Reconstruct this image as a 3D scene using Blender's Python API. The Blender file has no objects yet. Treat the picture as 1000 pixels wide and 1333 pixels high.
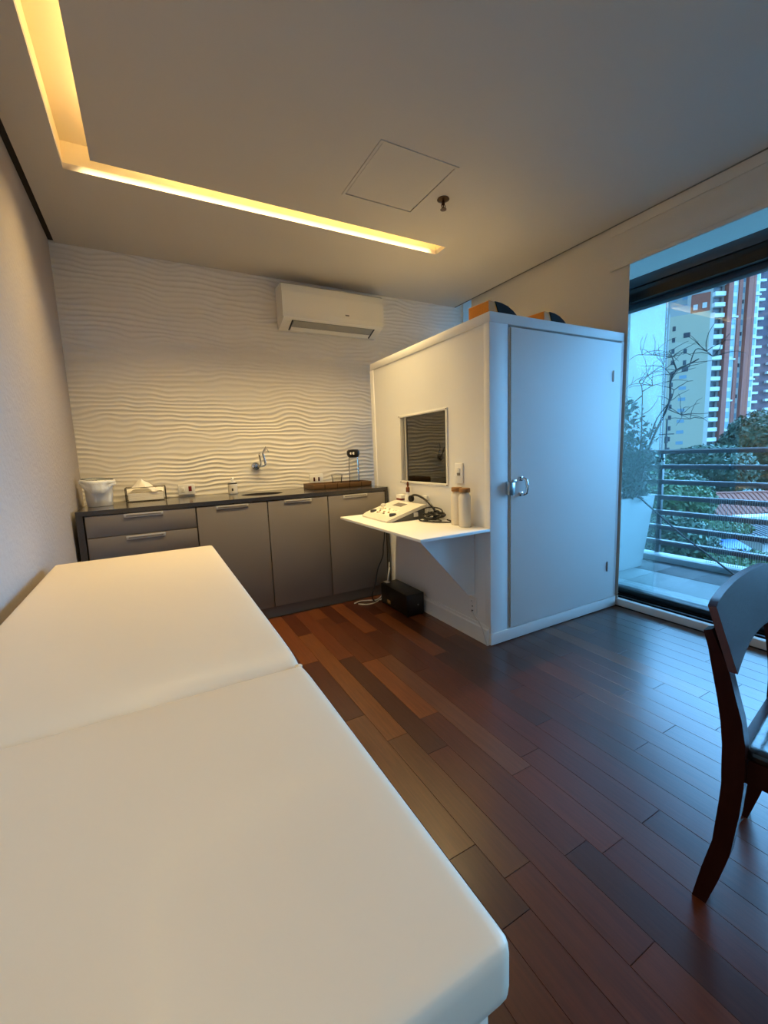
import bpy, bmesh, math, random
import numpy as np
from mathutils import Vector, Matrix

random.seed(7)
RNG = np.random.default_rng(7)
PI = math.pi
SC = bpy.context.scene
COL = SC.collection

# ------------------------------------------------------------------ camera, light, exposure
cam_data = bpy.data.cameras.new('camera')
cam_data.sensor_fit = 'HORIZONTAL'
cam_data.sensor_width = 36.0
cam_data.lens = 550.87 * 36.0 / 1000.0
cam_data.clip_start = 0.02
cam_data.clip_end = 600
cam = bpy.data.objects.new('camera', cam_data)
COL.objects.link(cam)
cam.matrix_world = Matrix(((0.87544273, 0.09946101, -0.4729773, 0.43414),
                           (-0.48177181, 0.10126489, -0.87042596, -3.6114),
                           (-0.03867746, 0.98987521, 0.13656912, 1.16915),
                           (0, 0, 0, 1)))
SC.camera = cam
SC.view_settings.view_transform = 'Standard'
SC.view_settings.look = 'None'
SC.view_settings.exposure = 0.0
SC.view_settings.gamma = 1.0
SC.view_settings.use_curve_mapping = False
SC.cycles.use_denoising = True
SC.cycles.max_bounces = 10
SC.cycles.diffuse_bounces = 6
SC.cycles.glossy_bounces = 4
SC.cycles.transmission_bounces = 8
SC.cycles.transparent_max_bounces = 24
SC.cycles.sample_clamp_indirect = 6.0

world = bpy.data.worlds.new('evening_sky')
SC.world = world
world.use_nodes = True
wt = world.node_tree
wt.nodes.clear()
w_out = wt.nodes.new('ShaderNodeOutputWorld')
w_bg = wt.nodes.new('ShaderNodeBackground')
w_tc = wt.nodes.new('ShaderNodeTexCoord')
w_sep = wt.nodes.new('ShaderNodeSeparateXYZ')
w_ramp = wt.nodes.new('ShaderNodeMapRange')                # overcast sky: three times brighter overhead than at the horizon
wt.links.new(w_tc.outputs['Generated'], w_sep.inputs[0])
wt.links.new(w_sep.outputs['Z'], w_ramp.inputs['Value'])
w_ramp.inputs['From Min'].default_value = 0.0
w_ramp.inputs['From Max'].default_value = 1.0
SKY = 1.25
w_ramp.inputs['To Min'].default_value = SKY
w_ramp.inputs['To Max'].default_value = 3*SKY
w_bg.inputs['Color'].default_value = (0.32, 0.61, 1.0, 1)
wt.links.new(w_ramp.outputs[0], w_bg.inputs['Strength'])
wt.links.new(w_bg.outputs[0], w_out.inputs[0])

# soft bluish daylight from the bright evening sky outside the window
sun_data = bpy.data.lights.new('sky_sun', 'SUN')
sun_data.energy = 32.0
sun_data.angle = math.radians(108)
sun_data.color = (0.25, 0.55, 1.0)
sun = bpy.data.objects.new('sky_sun', sun_data)
COL.objects.link(sun)
sun.rotation_euler = Vector((-0.81, 0.36, -0.27)).to_track_quat('-Z', 'Y').to_euler()

def area_lamp(name, cx, cy, cz, sx, sy, watts, spread, color=(1.0, 0.735, 0.33)):
    """area lamp shining straight down, for the ceiling slot or as added fill"""
    d = bpy.data.lights.new(name, 'AREA')
    d.shape = 'RECTANGLE'; d.size = sx; d.size_y = sy
    d.energy = watts; d.color = color; d.spread = math.radians(spread)
    o = bpy.data.objects.new(name, d); COL.objects.link(o)
    o.location = (cx, cy, cz)
    return o
area_lamp('slot_lamp_side', 0.266, -3.2, 2.665, 0.07, 4.4, 11, 112)
area_lamp('slot_lamp_back', 1.33, -0.94, 2.665, 2.1, 0.07, 31, 112)
area_lamp('fill_lamp', 1.9, -4.9, 2.60, 1.2, 0.5, 3, 130, (1.0, 0.80, 0.58))  # unseen fill light added behind the camera to brighten the room

# ------------------------------------------------------------------ helpers
def lin(r, g, b):
    f = lambda c: (c/255)/12.92 if c <= 10 else (((c/255)+0.055)/1.055)**2.4
    return (f(r), f(g), f(b), 1.0)

def mat(name, color, rough=0.5, metal=0.0, var=0.05, scale=8.0, bump=0.0, bscale=60.0, coat=0.0,
        stretch=(1, 1, 1), emit=None, spec=0.5, objcol=False, coatrough=0.1):
    m = bpy.data.materials.new(name)
    m.use_nodes = True
    nt = m.node_tree
    p = nt.nodes['Principled BSDF']
    tc = nt.nodes.new('ShaderNodeTexCoord')
    mp = nt.nodes.new('ShaderNodeMapping')
    mp.inputs['Scale'].default_value = stretch
    nt.links.new(tc.outputs['Object'], mp.inputs[0])
    nz = nt.nodes.new('ShaderNodeTexNoise')
    nz.inputs['Scale'].default_value = scale
    nz.inputs['Detail'].default_value = 4
    nt.links.new(mp.outputs[0], nz.inputs['Vector'])
    mr = nt.nodes.new('ShaderNodeMapRange')
    mr.inputs['To Min'].default_value = 1 - var
    mr.inputs['To Max'].default_value = 1 + var
    nt.links.new(nz.outputs['Fac'], mr.inputs[0])
    mx = nt.nodes.new('ShaderNodeMix'); mx.data_type = 'RGBA'; mx.blend_type = 'MULTIPLY'
    mx.inputs[0].default_value = 1.0
    if objcol:
        oi = nt.nodes.new('ShaderNodeObjectInfo')
        nt.links.new(oi.outputs['Color'], mx.inputs[6])
        av = nt.nodes.new('ShaderNodeVectorMath'); av.operation = 'ADD'
        rs = nt.nodes.new('ShaderNodeVectorMath'); rs.operation = 'SCALE'
        cb = nt.nodes.new('ShaderNodeCombineXYZ')
        nt.links.new(oi.outputs['Random'], cb.inputs[0]); nt.links.new(oi.outputs['Random'], cb.inputs[2])
        nt.links.new(cb.outputs[0], rs.inputs[0]); rs.inputs['Scale'].default_value = 37.0
        nt.links.new(mp.outputs[0], av.inputs[0]); nt.links.new(rs.outputs[0], av.inputs[1])
        nt.links.new(av.outputs[0], nz.inputs['Vector'])
    else:
        mx.inputs[6].default_value = color
    nt.links.new(mr.outputs[0], mx.inputs[7])
    nt.links.new(mx.outputs[2], p.inputs['Base Color'])
    p.inputs['Roughness'].default_value = rough
    p.inputs['Metallic'].default_value = metal
    p.inputs['Specular IOR Level'].default_value = spec
    p.inputs['Coat Weight'].default_value = coat
    p.inputs['Coat Roughness'].default_value = coatrough
    if bump:
        bz = nt.nodes.new('ShaderNodeTexNoise'); bz.inputs['Scale'].default_value = bscale
        bz.inputs['Detail'].default_value = 3
        nt.links.new(mp.outputs[0], bz.inputs['Vector'])
        bp_ = nt.nodes.new('ShaderNodeBump'); bp_.inputs['Strength'].default_value = bump
        bp_.inputs['Distance'].default_value = 0.01
        nt.links.new(bz.outputs['Fac'], bp_.inputs['Height'])
        nt.links.new(bp_.outputs[0], p.inputs['Normal'])
    if emit:
        p.inputs['Emission Color'].default_value = emit[0]
        p.inputs['Emission Strength'].default_value = emit[1]
    return m

def glass_mat(name, tint, rough=0.0, ior=1.45, extra=0.0):
    """thin architectural glass: tinted see-through plus a mirror layer by fresnel"""
    m = bpy.data.materials.new(name); m.use_nodes = True
    nt = m.node_tree; nt.nodes.clear()
    out = nt.nodes.new('ShaderNodeOutputMaterial')
    tr = nt.nodes.new('ShaderNodeBsdfTransparent'); tr.inputs[0].default_value = tint
    gl = nt.nodes.new('ShaderNodeBsdfGlossy'); gl.inputs['Roughness'].default_value = rough
    fr = nt.nodes.new('ShaderNodeFresnel'); fr.inputs[0].default_value = ior
    nz = nt.nodes.new('ShaderNodeTexNoise'); nz.inputs['Scale'].default_value = 2.0
    mt = nt.nodes.new('ShaderNodeMath'); mt.operation = 'MULTIPLY_ADD'
    mt.inputs[1].default_value = 0.02; mt.inputs[2].default_value = extra
    ad = nt.nodes.new('ShaderNodeMath'); ad.operation = 'ADD'; ad.use_clamp = True
    nt.links.new(nz.outputs['Fac'], mt.inputs[0])
    nt.links.new(fr.outputs[0], ad.inputs[0]); nt.links.new(mt.outputs[0], ad.inputs[1])
    mix = nt.nodes.new('ShaderNodeMixShader')
    nt.links.new(ad.outputs[0], mix.inputs[0])
    nt.links.new(tr.outputs[0], mix.inputs[1]); nt.links.new(gl.outputs[0], mix.inputs[2])
    nt.links.new(mix.outputs[0], out.inputs[0])
    return m

class MB:
    """collects simple solids in one mesh"""
    def __init__(s): s.v = []; s.f = []; s.sm = []
    def add(s, vs, fs, smooth=False):
        n = len(s.v); s.v += [tuple(map(float, v)) for v in vs]
        s.f += [tuple(i+n for i in f) for f in fs]; s.sm += [smooth]*len(fs); return s
    def box(s, x0, x1, y0, y1, z0, z1):
        vs = [(x, y, z) for z in (z0, z1) for y in (y0, y1) for x in (x0, x1)]
        return s.add(vs, [(0, 2, 3, 1), (4, 5, 7, 6), (0, 1, 5, 4), (2, 6, 7, 3), (0, 4, 6, 2), (1, 3, 7, 5)])
    def cbox(s, x0, x1, y0, y1, z0, z1, b=0.003):
        """box with chamfered edges"""
        bm = bmesh.new(); bmesh.ops.create_cube(bm, size=1)
        for v in bm.verts:
            v.co = Vector(((x0+x1)/2+v.co.x*(x1-x0), (y0+y1)/2+v.co.y*(y1-y0), (z0+z1)/2+v.co.z*(z1-z0)))
        bmesh.ops.bevel(bm, geom=bm.edges[:], offset=b, segments=2, profile=0.5, affect='EDGES')
        bm.verts.index_update()
        s.add([v.co[:] for v in bm.verts], [[v.index for v in f.verts] for f in bm.faces], True); bm.free(); return s
    def rbox(s, x0, x1, y0, y1, z0, z1, r, nx=8, ny=8, nz=3, fn=None):
        """rounded box from a divided cube, fn may move the points"""
        n = [nx, ny, nz]; lo = [x0, y0, z0]; hi = [x1, y1, z1]; idx = {}; vs = []; fs = []
        def vid(p):
            if p not in idx: idx[p] = len(vs); vs.append(p)
            return idx[p]
        for ax in range(3):
            a, b_ = [(1, 2), (2, 0), (0, 1)][ax]
            for side in (0, 1):
                for i in range(n[a]):
                    for j in range(n[b_]):
                        q = []
                        for di, dj in ((0, 0), (1, 0), (1, 1), (0, 1)):
                            p = [0, 0, 0]; p[ax] = side*n[ax]; p[a] = i+di; p[b_] = j+dj; q.append(vid(tuple(p)))
                        fs.append(q if side else q[::-1])
        out = []
        for p in vs:
            c = []
            for k in range(3):
                t = p[k]/n[k]; t = 0.5-0.5*math.cos(PI*t) if n[k] > 4 else t
                c.append(lo[k]+t*(hi[k]-lo[k]))
            c = Vector(c); inn = Vector([min(max(c[k], lo[k]+r), hi[k]-r) for k in range(3)])
            d = c-inn
            if d.length > 1e-9: c = inn+d.normalized()*r
            out.append(fn(c) if fn else c)
        return s.add([v[:] for v in out], fs, True)
    def tube(s, pts, r, n=8, caps=True):
        pts = [Vector(p) for p in pts]; m = len(pts)
        rs = r if isinstance(r, (list, tuple)) else [r]*m
        base = len(s.v); up = Vector((0, 0, 1)); vs = []; prev = None
        for i, p in enumerate(pts):
            t = (pts[min(i+1, m-1)]-pts[max(i-1, 0)]).normalized()
            if prev is None:
                a = t.cross(up if abs(t.z) < 0.9 else Vector((1, 0, 0))).normalized()
            else:
                a = (prev-t*prev.dot(t)); a = a.normalized() if a.length > 1e-6 else t.orthogonal().normalized()
            prev = a; b_ = t.cross(a)
            vs += [p+(a*math.cos(2*PI*k/n)+b_*math.sin(2*PI*k/n))*rs[i] for k in range(n)]
        fs = [(i*n+k, i*n+(k+1) % n, (i+1)*n+(k+1) % n, (i+1)*n+k) for i in range(m-1) for k in range(n)]
        if caps: fs += [tuple(range(n))[::-1], tuple(range((m-1)*n, m*n))]
        return s.add([v[:] for v in vs], fs, True)
    def lathe(s, prof, c=(0, 0, 0), n=24, axis='z', fn=None):
        vs = []
        for r, h in prof:
            for k in range(n):
                a = 2*PI*k/n; p = (r*math.cos(a), r*math.sin(a), h)
                if fn: p = fn(p, a)
                if axis == 'y': p = (p[0], -p[2], p[1])
                if axis == 'x': p = (p[2], p[0], p[1])
                vs.append((c[0]+p[0], c[1]+p[1], c[2]+p[2]))
        m = len(prof)
        fs = [(i*n+k, i*n+(k+1) % n, (i+1)*n+(k+1) % n, (i+1)*n+k) for i in range(m-1) for k in range(n)]
        if prof[0][0] > 1e-6: fs.append(tuple(range(n))[::-1])
        if prof[-1][0] > 1e-6: fs.append(tuple(range((m-1)*n, m*n)))
        return s.add(vs, fs, True)
    def prism(s, poly, axis, a, b):
        """2-D outline pushed along an axis"""
        def P(u, v, w): return {'x': (w, u, v), 'y': (u, w, v), 'z': (u, v, w)}[axis]
        n = len(poly)
        vs = [P(u, v, a) for u, v in poly]+[P(u, v, b) for u, v in poly]
        fs = [tuple(range(n))[::-1], tuple(range(n, 2*n))]+[(i, (i+1) % n, n+(i+1) % n, n+i) for i in range(n)]
        return s.add(vs, fs)
    def rot(s, ang, c=(0, 0)):
        ca, sa = math.cos(ang), math.sin(ang)
        s.v = [(c[0]+(x-c[0])*ca-(y-c[1])*sa, c[1]+(x-c[0])*sa+(y-c[1])*ca, z) for x, y, z in s.v]; return s
    def mesh(s, name, m, off=(0, 0, 0)):
        me = bpy.data.meshes.new(name)
        me.from_pydata([(x-off[0], y-off[1], z-off[2]) for x, y, z in s.v], [], s.f)
        me.polygons.foreach_set('use_smooth', s.sm)
        bm = bmesh.new(); bm.from_mesh(me)
        bmesh.ops.recalc_face_normals(bm, faces=bm.faces[:]); bm.to_mesh(me); bm.free()
        if any(s.sm): me.set_sharp_from_angle(angle=math.radians(40))
        if m: me.materials.append(m)
        me.update(); return me
    def build(s, name, m, parent=None, local=False):
        off = (0, 0, 0)
        if parent is not None and not local: off = WLOC[parent.name]
        o = bpy.data.objects.new(name, s.mesh(name, m, off)); COL.objects.link(o)
        if parent is not None: o.parent = parent; WLOC[o.name] = off
        else: WLOC[o.name] = (0, 0, 0)
        return o
WLOC = {}
def place(name, me, parent, loc, rz=0.0):
    o = bpy.data.objects.new(name, me); COL.objects.link(o)
    o.location = loc; o.rotation_euler.z = rz
    if parent is not None: o.parent = parent
    return o
def tag(o, label, cat, group=None, kind=None):
    o['label'] = label; o['category'] = cat
    if group: o['group'] = group
    if kind: o['kind'] = kind
    return o
def thing(name, label, cat, loc=(0, 0, 0), rz=0.0, group=None):
    o = bpy.data.objects.new(name, None); COL.objects.link(o)
    o.empty_display_size = 0.1
    o.location = loc; o.rotation_euler = (0, 0, rz); WLOC[o.name] = tuple(loc)
    return tag(o, label, cat, group)
def structure(o):
    o['kind'] = 'structure'; return o

# ------------------------------------------------------------------ materials
M_CEIL = mat('ceiling_paint', lin(202, 195, 186), 0.9, var=0.02, scale=3)
M_WALL = mat('left_wall_plaster', lin(178, 166, 156), 0.9, var=0.03, scale=6, bump=0.25, bscale=45)
M_WHITEWALL = mat('white_wall_paint', lin(225, 222, 216), 0.85, var=0.02, scale=4)
M_WAVE = mat('wavy_panel_white', lin(236, 230, 220), 0.65, var=0.02, scale=5)
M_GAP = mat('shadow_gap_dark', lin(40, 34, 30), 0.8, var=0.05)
M_SLOT = mat('slot_white', lin(240, 226, 190), 0.8, var=0.01)
M_LED = mat('led_tape', lin(255, 220, 160), 0.5, emit=((1.0, 0.74, 0.36, 1), 27.0))
M_WOOD = mat('floor_wood', None, 0.30, var=0.5, scale=7.0, stretch=(16, 0.9, 16), bump=0.03, bscale=14, coat=0.4, objcol=True, coatrough=0.2)
M_SUB = mat('floor_joint', lin(30, 16, 9), 0.8)
M_BOOTH = mat('booth_white_laminate', lin(236, 234, 231), 0.62, var=0.015, scale=3)
M_TRIMWHITE = mat('white_trim', lin(232, 228, 222), 0.5, var=0.02)
M_CAB = mat('cabinet_grey_laminate', lin(130, 122, 116), 0.45, var=0.03, scale=6)
M_STONE = mat('dark_stone', lin(58, 54, 54), 0.18, var=0.25, scale=90, coat=0.2)
M_KICK = mat('grey_kickboard', lin(120, 113, 106), 0.5, var=0.04)
M_CHROME = mat('brushed_steel', lin(190, 190, 190), 0.28, 1.0, var=0.05, scale=40)
M_HANDLE = mat('satin_handle', lin(196, 192, 186), 0.35, 0.3, var=0.03)
M_CHROMEP = mat('polished_chrome', lin(215, 215, 215), 0.08, 1.0, var=0.02)
M_BEDVINYL = mat('cream_vinyl', lin(221, 205, 181), 0.42, var=0.02, scale=3, bump=0.12, bscale=9, coat=0.05)
M_AC = mat('air_conditioner_plastic', lin(236, 232, 222), 0.18, var=0.01)
M_ACGREY = mat('air_conditioner_grey', lin(150, 148, 142), 0.4, var=0.03)
M_BLACK = mat('black_plastic', lin(16, 16, 18), 0.35, var=0.1)
M_BLACKMAT = mat('black_fabric', lin(10, 10, 11), 0.9, var=0.2, scale=60)
M_BLKMETAL = mat('black_window_metal', lin(12, 13, 15), 0.35, var=0.1)
M_TEALMETAL = mat('dark_grey_window_metal', lin(52, 66, 76), 0.4, var=0.05)
M_BLIND = mat('blind_cloth', lin(214, 205, 192), 0.9, var=0.03, scale=120, stretch=(1, 1, 1))
M_BLINDGREY = mat('blind_rail_grey', lin(120, 116, 108), 0.5, var=0.04)
M_WHITEPL = mat('white_plastic', lin(236, 234, 230), 0.35, var=0.02)
M_GREYRIM = mat('grey_rim', lin(90, 96, 96), 0.4)
M_BAG = mat('white_bag', lin(235, 236, 236), 0.3, var=0.05, scale=30, bump=0.3, bscale=30)
M_PAPER = mat('paper_towel', lin(250, 244, 236), 0.9, var=0.03, scale=60)
M_WIRE = mat('dark_wire', lin(80, 74, 66), 0.35, 0.9)
M_RED = mat('dark_red_plastic', lin(120, 22, 14), 0.4)
M_DARKRED = mat('brown_red_plastic', lin(70, 18, 14), 0.4)
M_TRAY = mat('tray_wood', lin(98, 70, 40), 0.5, var=0.3, scale=12, stretch=(1, 8, 8))
M_LIDWOOD = mat('cork_lid', lin(150, 108, 62), 0.6, var=0.25, scale=60)
M_CREAMBOT = mat('bottle_white_enamel', lin(232, 222, 204), 0.35, var=0.02)
M_CONSOLE = mat('console_beige', lin(222, 216, 204), 0.4, var=0.02)
M_CONSOLEG = mat('console_dark_grey', lin(92, 90, 86), 0.5, var=0.04)
M_KEY = mat('console_key_white', lin(248, 240, 224), 0.4)
M_KNOB = mat('console_knob', lin(66, 64, 62), 0.4)
M_LCD = mat('console_screen', lin(112, 106, 100), 0.2)
M_AMBER = mat('amber_bottle', lin(104, 52, 20), 0.2, var=0.05)
M_ORANGE = mat('orange_wood', lin(226, 140, 38), 0.5, var=0.15, scale=20, stretch=(1, 6, 6))
M_CHAIR = mat('dark_chair_wood', lin(48, 20, 14), 0.24, var=0.3, scale=10, stretch=(4, 4, 1), spec=0.06)
M_CHAIREND = mat('chair_ply_edge', lin(84, 38, 22), 0.35, var=0.5, scale=40, stretch=(1, 12, 1))
M_SEATBLK = mat('black_leather', lin(18, 17, 19), 0.22, var=0.15, scale=20, bump=0.15, bscale=30, coat=0.2)
M_BRASS = mat('dark_bronze', lin(70, 52, 38), 0.35, 0.8)
M_BADGE = mat('grey_badge', lin(110, 108, 104), 0.4)
M_NAVY = mat('navy_black', lin(10, 11, 20), 0.3)
M_CABLEW = mat('white_cable', lin(210, 208, 204), 0.5)
M_GLASSWIN = glass_mat('window_glass', (0.80, 0.95, 0.98, 1), 0.0, 1.55, 0.015)
M_GLASSTEAL = glass_mat('teal_glass', (0.93, 0.985, 0.99, 1), 0.02, 1.5, 0.03)
M_GLASSBOOTH = glass_mat('booth_glass', (0.55, 0.55, 0.52, 1), 0.0, 1.7, 0.05)
M_GLASSCLEAR = glass_mat('clear_glass', (0.965, 0.96, 0.94, 1), 0.03, 1.14, 0.01)
M_INSIDE = mat('booth_foam_inside', lin(52, 50, 46), 0.9, var=0.1, scale=30)
# outdoors
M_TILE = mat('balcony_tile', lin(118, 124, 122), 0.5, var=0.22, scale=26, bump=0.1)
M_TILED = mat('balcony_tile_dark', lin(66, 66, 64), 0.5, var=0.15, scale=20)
M_KERB = mat('balcony_kerb', lin(150, 152, 154), 0.5, var=0.05)
M_SLAT = mat('railing_slat_paint', lin(58, 62, 66), 0.4, var=0.05)
M_POST = mat('railing_post_paint', lin(40, 46, 50), 0.4)
M_PLANTER = mat('planter_white', lin(158, 160, 158), 0.6, var=0.04)
M_LEAF1 = mat('leaf_dark', lin(42, 78, 56), 0.6, var=0.45, scale=1.6)
M_LEAF2 = mat('leaf_bright', lin(60, 98, 56), 0.6, var=0.45, scale=3)
M_LEAF3 = mat('leaf_shrub', lin(44, 68, 52), 0.6, var=0.5, scale=9)
M_BARK = mat('bark', lin(62, 56, 54), 0.8, var=0.3, scale=12)
M_BEIGE = mat('beige_facade', lin(196, 188, 166), 0.8, var=0.03, scale=0.2)
M_PALEF = mat('pale_facade', lin(170, 172, 170), 0.7, var=0.03, scale=0.2)
M_BRICK = mat('red_brick_facade', lin(164, 92, 78), 0.8, var=0.12, scale=1.0)
M_DARKF = mat('dark_brown_facade', lin(92, 78, 90), 0.8, var=0.08, scale=0.5)
M_WINDK = mat('far_window_dark', lin(58, 66, 78), 0.3)
M_WINBL = mat('far_window_blue', lin(132, 164, 186), 0.2)
M_WHITEF = mat('white_concrete', lin(212, 212, 210), 0.7, var=0.03)
M_ROOF = mat('red_roof_tile', lin(158, 96, 84), 0.8, var=0.25, scale=5)
M_ROOF2 = mat('brown_roof_tile', lin(116, 78, 70), 0.8, var=0.25, scale=5)
M_GREYROOF = mat('grey_sheet_roof', lin(96, 102, 108), 0.5, var=0.15, scale=1)
M_BLUE = mat('blue_tarp', lin(40, 92, 170), 0.5, var=0.2, scale=2)
M_GROUND = mat('street_ground', lin(88, 96, 88), 0.9, var=0.2, scale=0.5)

# ------------------------------------------------------------------ room shell
H = 2.612
W = 3.337
YF = -6.0
SLAB = 2.745
# floor: sub-floor with single planks
fl = structure(MB().box(-0.12, 3.62, YF-0.1, 0.1, -0.14, -0.0125).build('floor', M_SUB))
def plank_mesh(L, w=0.0969, t=0.012, c=0.0009):
    m = MB(); vs = []
    for z, i in ((-t, 0), (-c, 0), (0, c)):
        vs += [(i, i, z), (w-i, i, z), (w-i, L-i, z), (i, L-i, z)]
    fs = [(0, 3, 2, 1), (8, 9, 10, 11)]
    for r in (0, 4):
        fs += [(r+k, r+(k+1) % 4, r+4+(k+1) % 4, r+4+k) for k in range(4)]
    m.add(vs, fs); return m.mesh('plank', M_WOOD)
PL = {}
tones = [(92, 44, 22), (98, 48, 24), (86, 41, 22), (104, 53, 26), (94, 44, 23), (80, 40, 22), (118, 64, 30), (96, 47, 25)]
PW = 0.0975
npl = 0
# boards that stand out in the floor: row -> (start, length, tone)
FIXED = {0: [(-2.86, 0.66, (100, 58, 28)), (-2.2, 1.2, (122, 70, 32))], -1: [(-2.74, 0.75, (106, 62, 30))], 1: [(-2.35, 0.9, (74, 38, 22))], 3: [(-2.6, 1.05, (100, 60, 38))]}
row = 0
xr = 1.175-PW*12
while xr < 3.30:
    if xr < 0.10 - PW: xr += PW; row += 1; continue
    y = -5.4 if xr > 0.55 else -5.0
    y -= random.choice((0.0, .2, .4, .6))
    fixed = FIXED.get(round((xr-1.175)/PW), [])[:]
    while y < 0:
        L = random.choice((0.6, 0.75, 0.9, 1.05, 1.2))
        light = None
        if fixed and y+L > fixed[0][0]-0.15:
            if abs(y-fixed[0][0]) < 1e-6:
                y2, L, light = fixed.pop(0); 
            else: L = round(fixed[0][0]-y, 3)
        if y+L > -0.02: L = max(0.1, round(-0.0-y, 3))
        # hidden strips under cupboard and booth still get their boards
        if L not in PL: PL[L] = plank_mesh(L-0.0012)
        o = place('plank', PL[L], fl, (xr, y, 0))
        tn = light or random.choice(tones); k = random.uniform(0.70, 0.84)
        c = lin(*[min(255, v*k) for v in tn]); o.color = c
        npl += 1
        y += L
    xr += PW; row += 1

# ceiling with the L-shaped light slot, the side gaps and the hatch opening
SX0, SX1, SY0, SY1, SXE = 0.205, 0.327, -0.88, -1.0, 2.44
HX0, HX1, HY0, HY1 = 1.535, 1.965, -1.71, -1.275
cb = MB()
t1 = H+0.028
cb.box(0.032, SX0, YF, 0, H, t1)
cb.box(SX0, 3.30, SY0, 0, H, t1)
cb.box(SXE, 3.30, SY1, SY0, H, t1)
cb.box(SX1, HX0, YF, SY1, H, t1)
cb.box(HX1, 3.30, YF, SY1, H, t1)
cb.box(HX0, HX1, YF, HY0, H, t1)
cb.box(HX0, HX1, HY1, SY1, H, t1)
cb.box(-0.12, 5.0, YF-0.1, 0.15, SLAB, SLAB+0.15)          # slab over room and balcony
ce = structure(cb.build('ceiling', M_CEIL))
sl = MB()
sl.box(SX0-0.012, SX0, YF, SY0+0.012, t1, SLAB)
sl.box(SX0, SXE+0.012, SY0, SY0+0.012, t1, SLAB)
sl.box(SXE, SXE+0.012, SY1-0.28, SY0, t1, SLAB)
sl.box(SX0, SX1+0.28, YF, SY0, SLAB-0.006, SLAB)
sl.box(SX1, SXE, SY1-0.28, SY0, SLAB-0.006, SLAB)
sl.box(SX1+0.27, SX1+0.28, YF, SY1-0.28, t1, SLAB)
sl.box(SX1+0.27, SXE, SY1-0.28, SY1-0.27, t1, SLAB)
sl.build('light_slot', M_SLOT, ce)
led = MB()
led.box(SX1+0.10, SX1+0.108, YF+0.2, SY1-0.1, t1+0.002, t1+0.014)
led.box(SX1+0.10, SXE-0.02, SY1-0.108, SY1-0.10, t1+0.002, t1+0.014)
led.build('led_tape', M_LED, ce)
MB().box(HX0+0.005, HX1-0.005, HY0+0.005, HY1-0.005, H-0.001, t1).build('access_panel', M_CEIL, ce)
fr = MB()
for a in ((HX0-0.014, HX1+0.014, HY0-0.014, HY0+0.001), (HX0-0.014, HX1+0.014, HY1-0.001, HY1+0.014),
          (HX0-0.014, HX0+0.001, HY0, HY1), (HX1-0.001, HX1+0.014, HY0, HY1)):
    fr.box(*a, H-0.004, H+0.001)
fr.build('access_frame', M_CEIL, ce)
# dark recess along the left wall
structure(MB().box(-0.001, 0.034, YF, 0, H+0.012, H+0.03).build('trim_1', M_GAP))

structure(MB().box(-0.12, 0.0, YF-0.1, 0.1, -0.14, SLAB).build('wall_left', M_WALL))
structure(MB().box(-0.12, 3.62, YF-0.1, YF, -0.14, SLAB).build('wall_front', M_WHITEWALL))

# back wall with the carved wave relief
def vnoise(x, y, seed):
    r = np.random.default_rng(seed); g = r.random((64, 64))
    xi = np.floor(x).astype(int); yi = np.floor(y).astype(int)
    fx = x-xi; fy = y-yi; fx = fx*fx*(3-2*fx); fy = fy*fy*(3-2*fy)
    a = g[xi % 64, yi % 64]; b = g[(xi+1) % 64, yi % 64]; c = g[xi % 64, (yi+1) % 64]; d = g[(xi+1) % 64, (yi+1) % 64]
    return (a*(1-fx)+b*fx)*(1-fy)+(c*(1-fx)+d*fx)*fy
nx, nz = 280, 640
xs = np.linspace(0.0, 3.5, nx+1); zs = np.linspace(0.5, SLAB, nz+1)
X, Z = np.meshgrid(xs, zs)
ph = Z/0.034 + 1.2*vnoise(X*1.6+3, Z*2.4+1, 1) + 1.5*vnoise(X*4.6+9, Z*6+5, 2) + 0.55*vnoise(X*10, Z*14, 3)
s_ = np.abs(((ph % 1.0)-0.5)*2)                     # triangle wave
rid = 0.5-0.5*np.cos(PI*s_**1.25)
amp = 0.0012+0.0054*vnoise(X*3.4+20, Z*11+11, 4)
Y = -0.002-amp*rid
co = np.stack([X.ravel(), Y.ravel(), Z.ravel()], 1)
ii = np.arange(nz)[:, None]*(nx+1)+np.arange(nx)[None, :]
quads = np.stack([ii, ii+1, ii+nx+2, ii+nx+1], -1).reshape(-1, 4)
me = bpy.data.meshes.new('wall_back')
bx = [(-0.1, 0.02, -0.14), (3.62, 0.02, -0.14), (3.62, 0.02, SLAB), (-0.1, 0.02, SLAB),
      (-0.1, 0.15, -0.14), (3.62, 0.15, -0.14), (3.62, 0.15, SLAB), (-0.1, 0.15, SLAB),
      (0.0, -0.002, 0.5), (3.5, -0.002, 0.5), (3.5, -0.002, -0.02), (0.0, -0.002, -0.02)]
n0 = len(co)
me.from_pydata(np.vstack([co, np.array(bx)]).tolist(), [],
               quads.tolist()+[tuple(n0+i for i in f) for f in ((0, 1, 2, 3), (5, 4, 7, 6), (0, 3, 7, 4), (1, 5, 6, 2), (3, 2, 6, 7), (0, 4, 5, 1), (8, 11, 10, 9))])
me.polygons.foreach_set('use_smooth', [True]*len(me.polygons))
me.materials.append(M_WAVE); me.update()
wb = bpy.data.objects.new('wall_back', me); COL.objects.link(wb); structure(wb)

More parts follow.
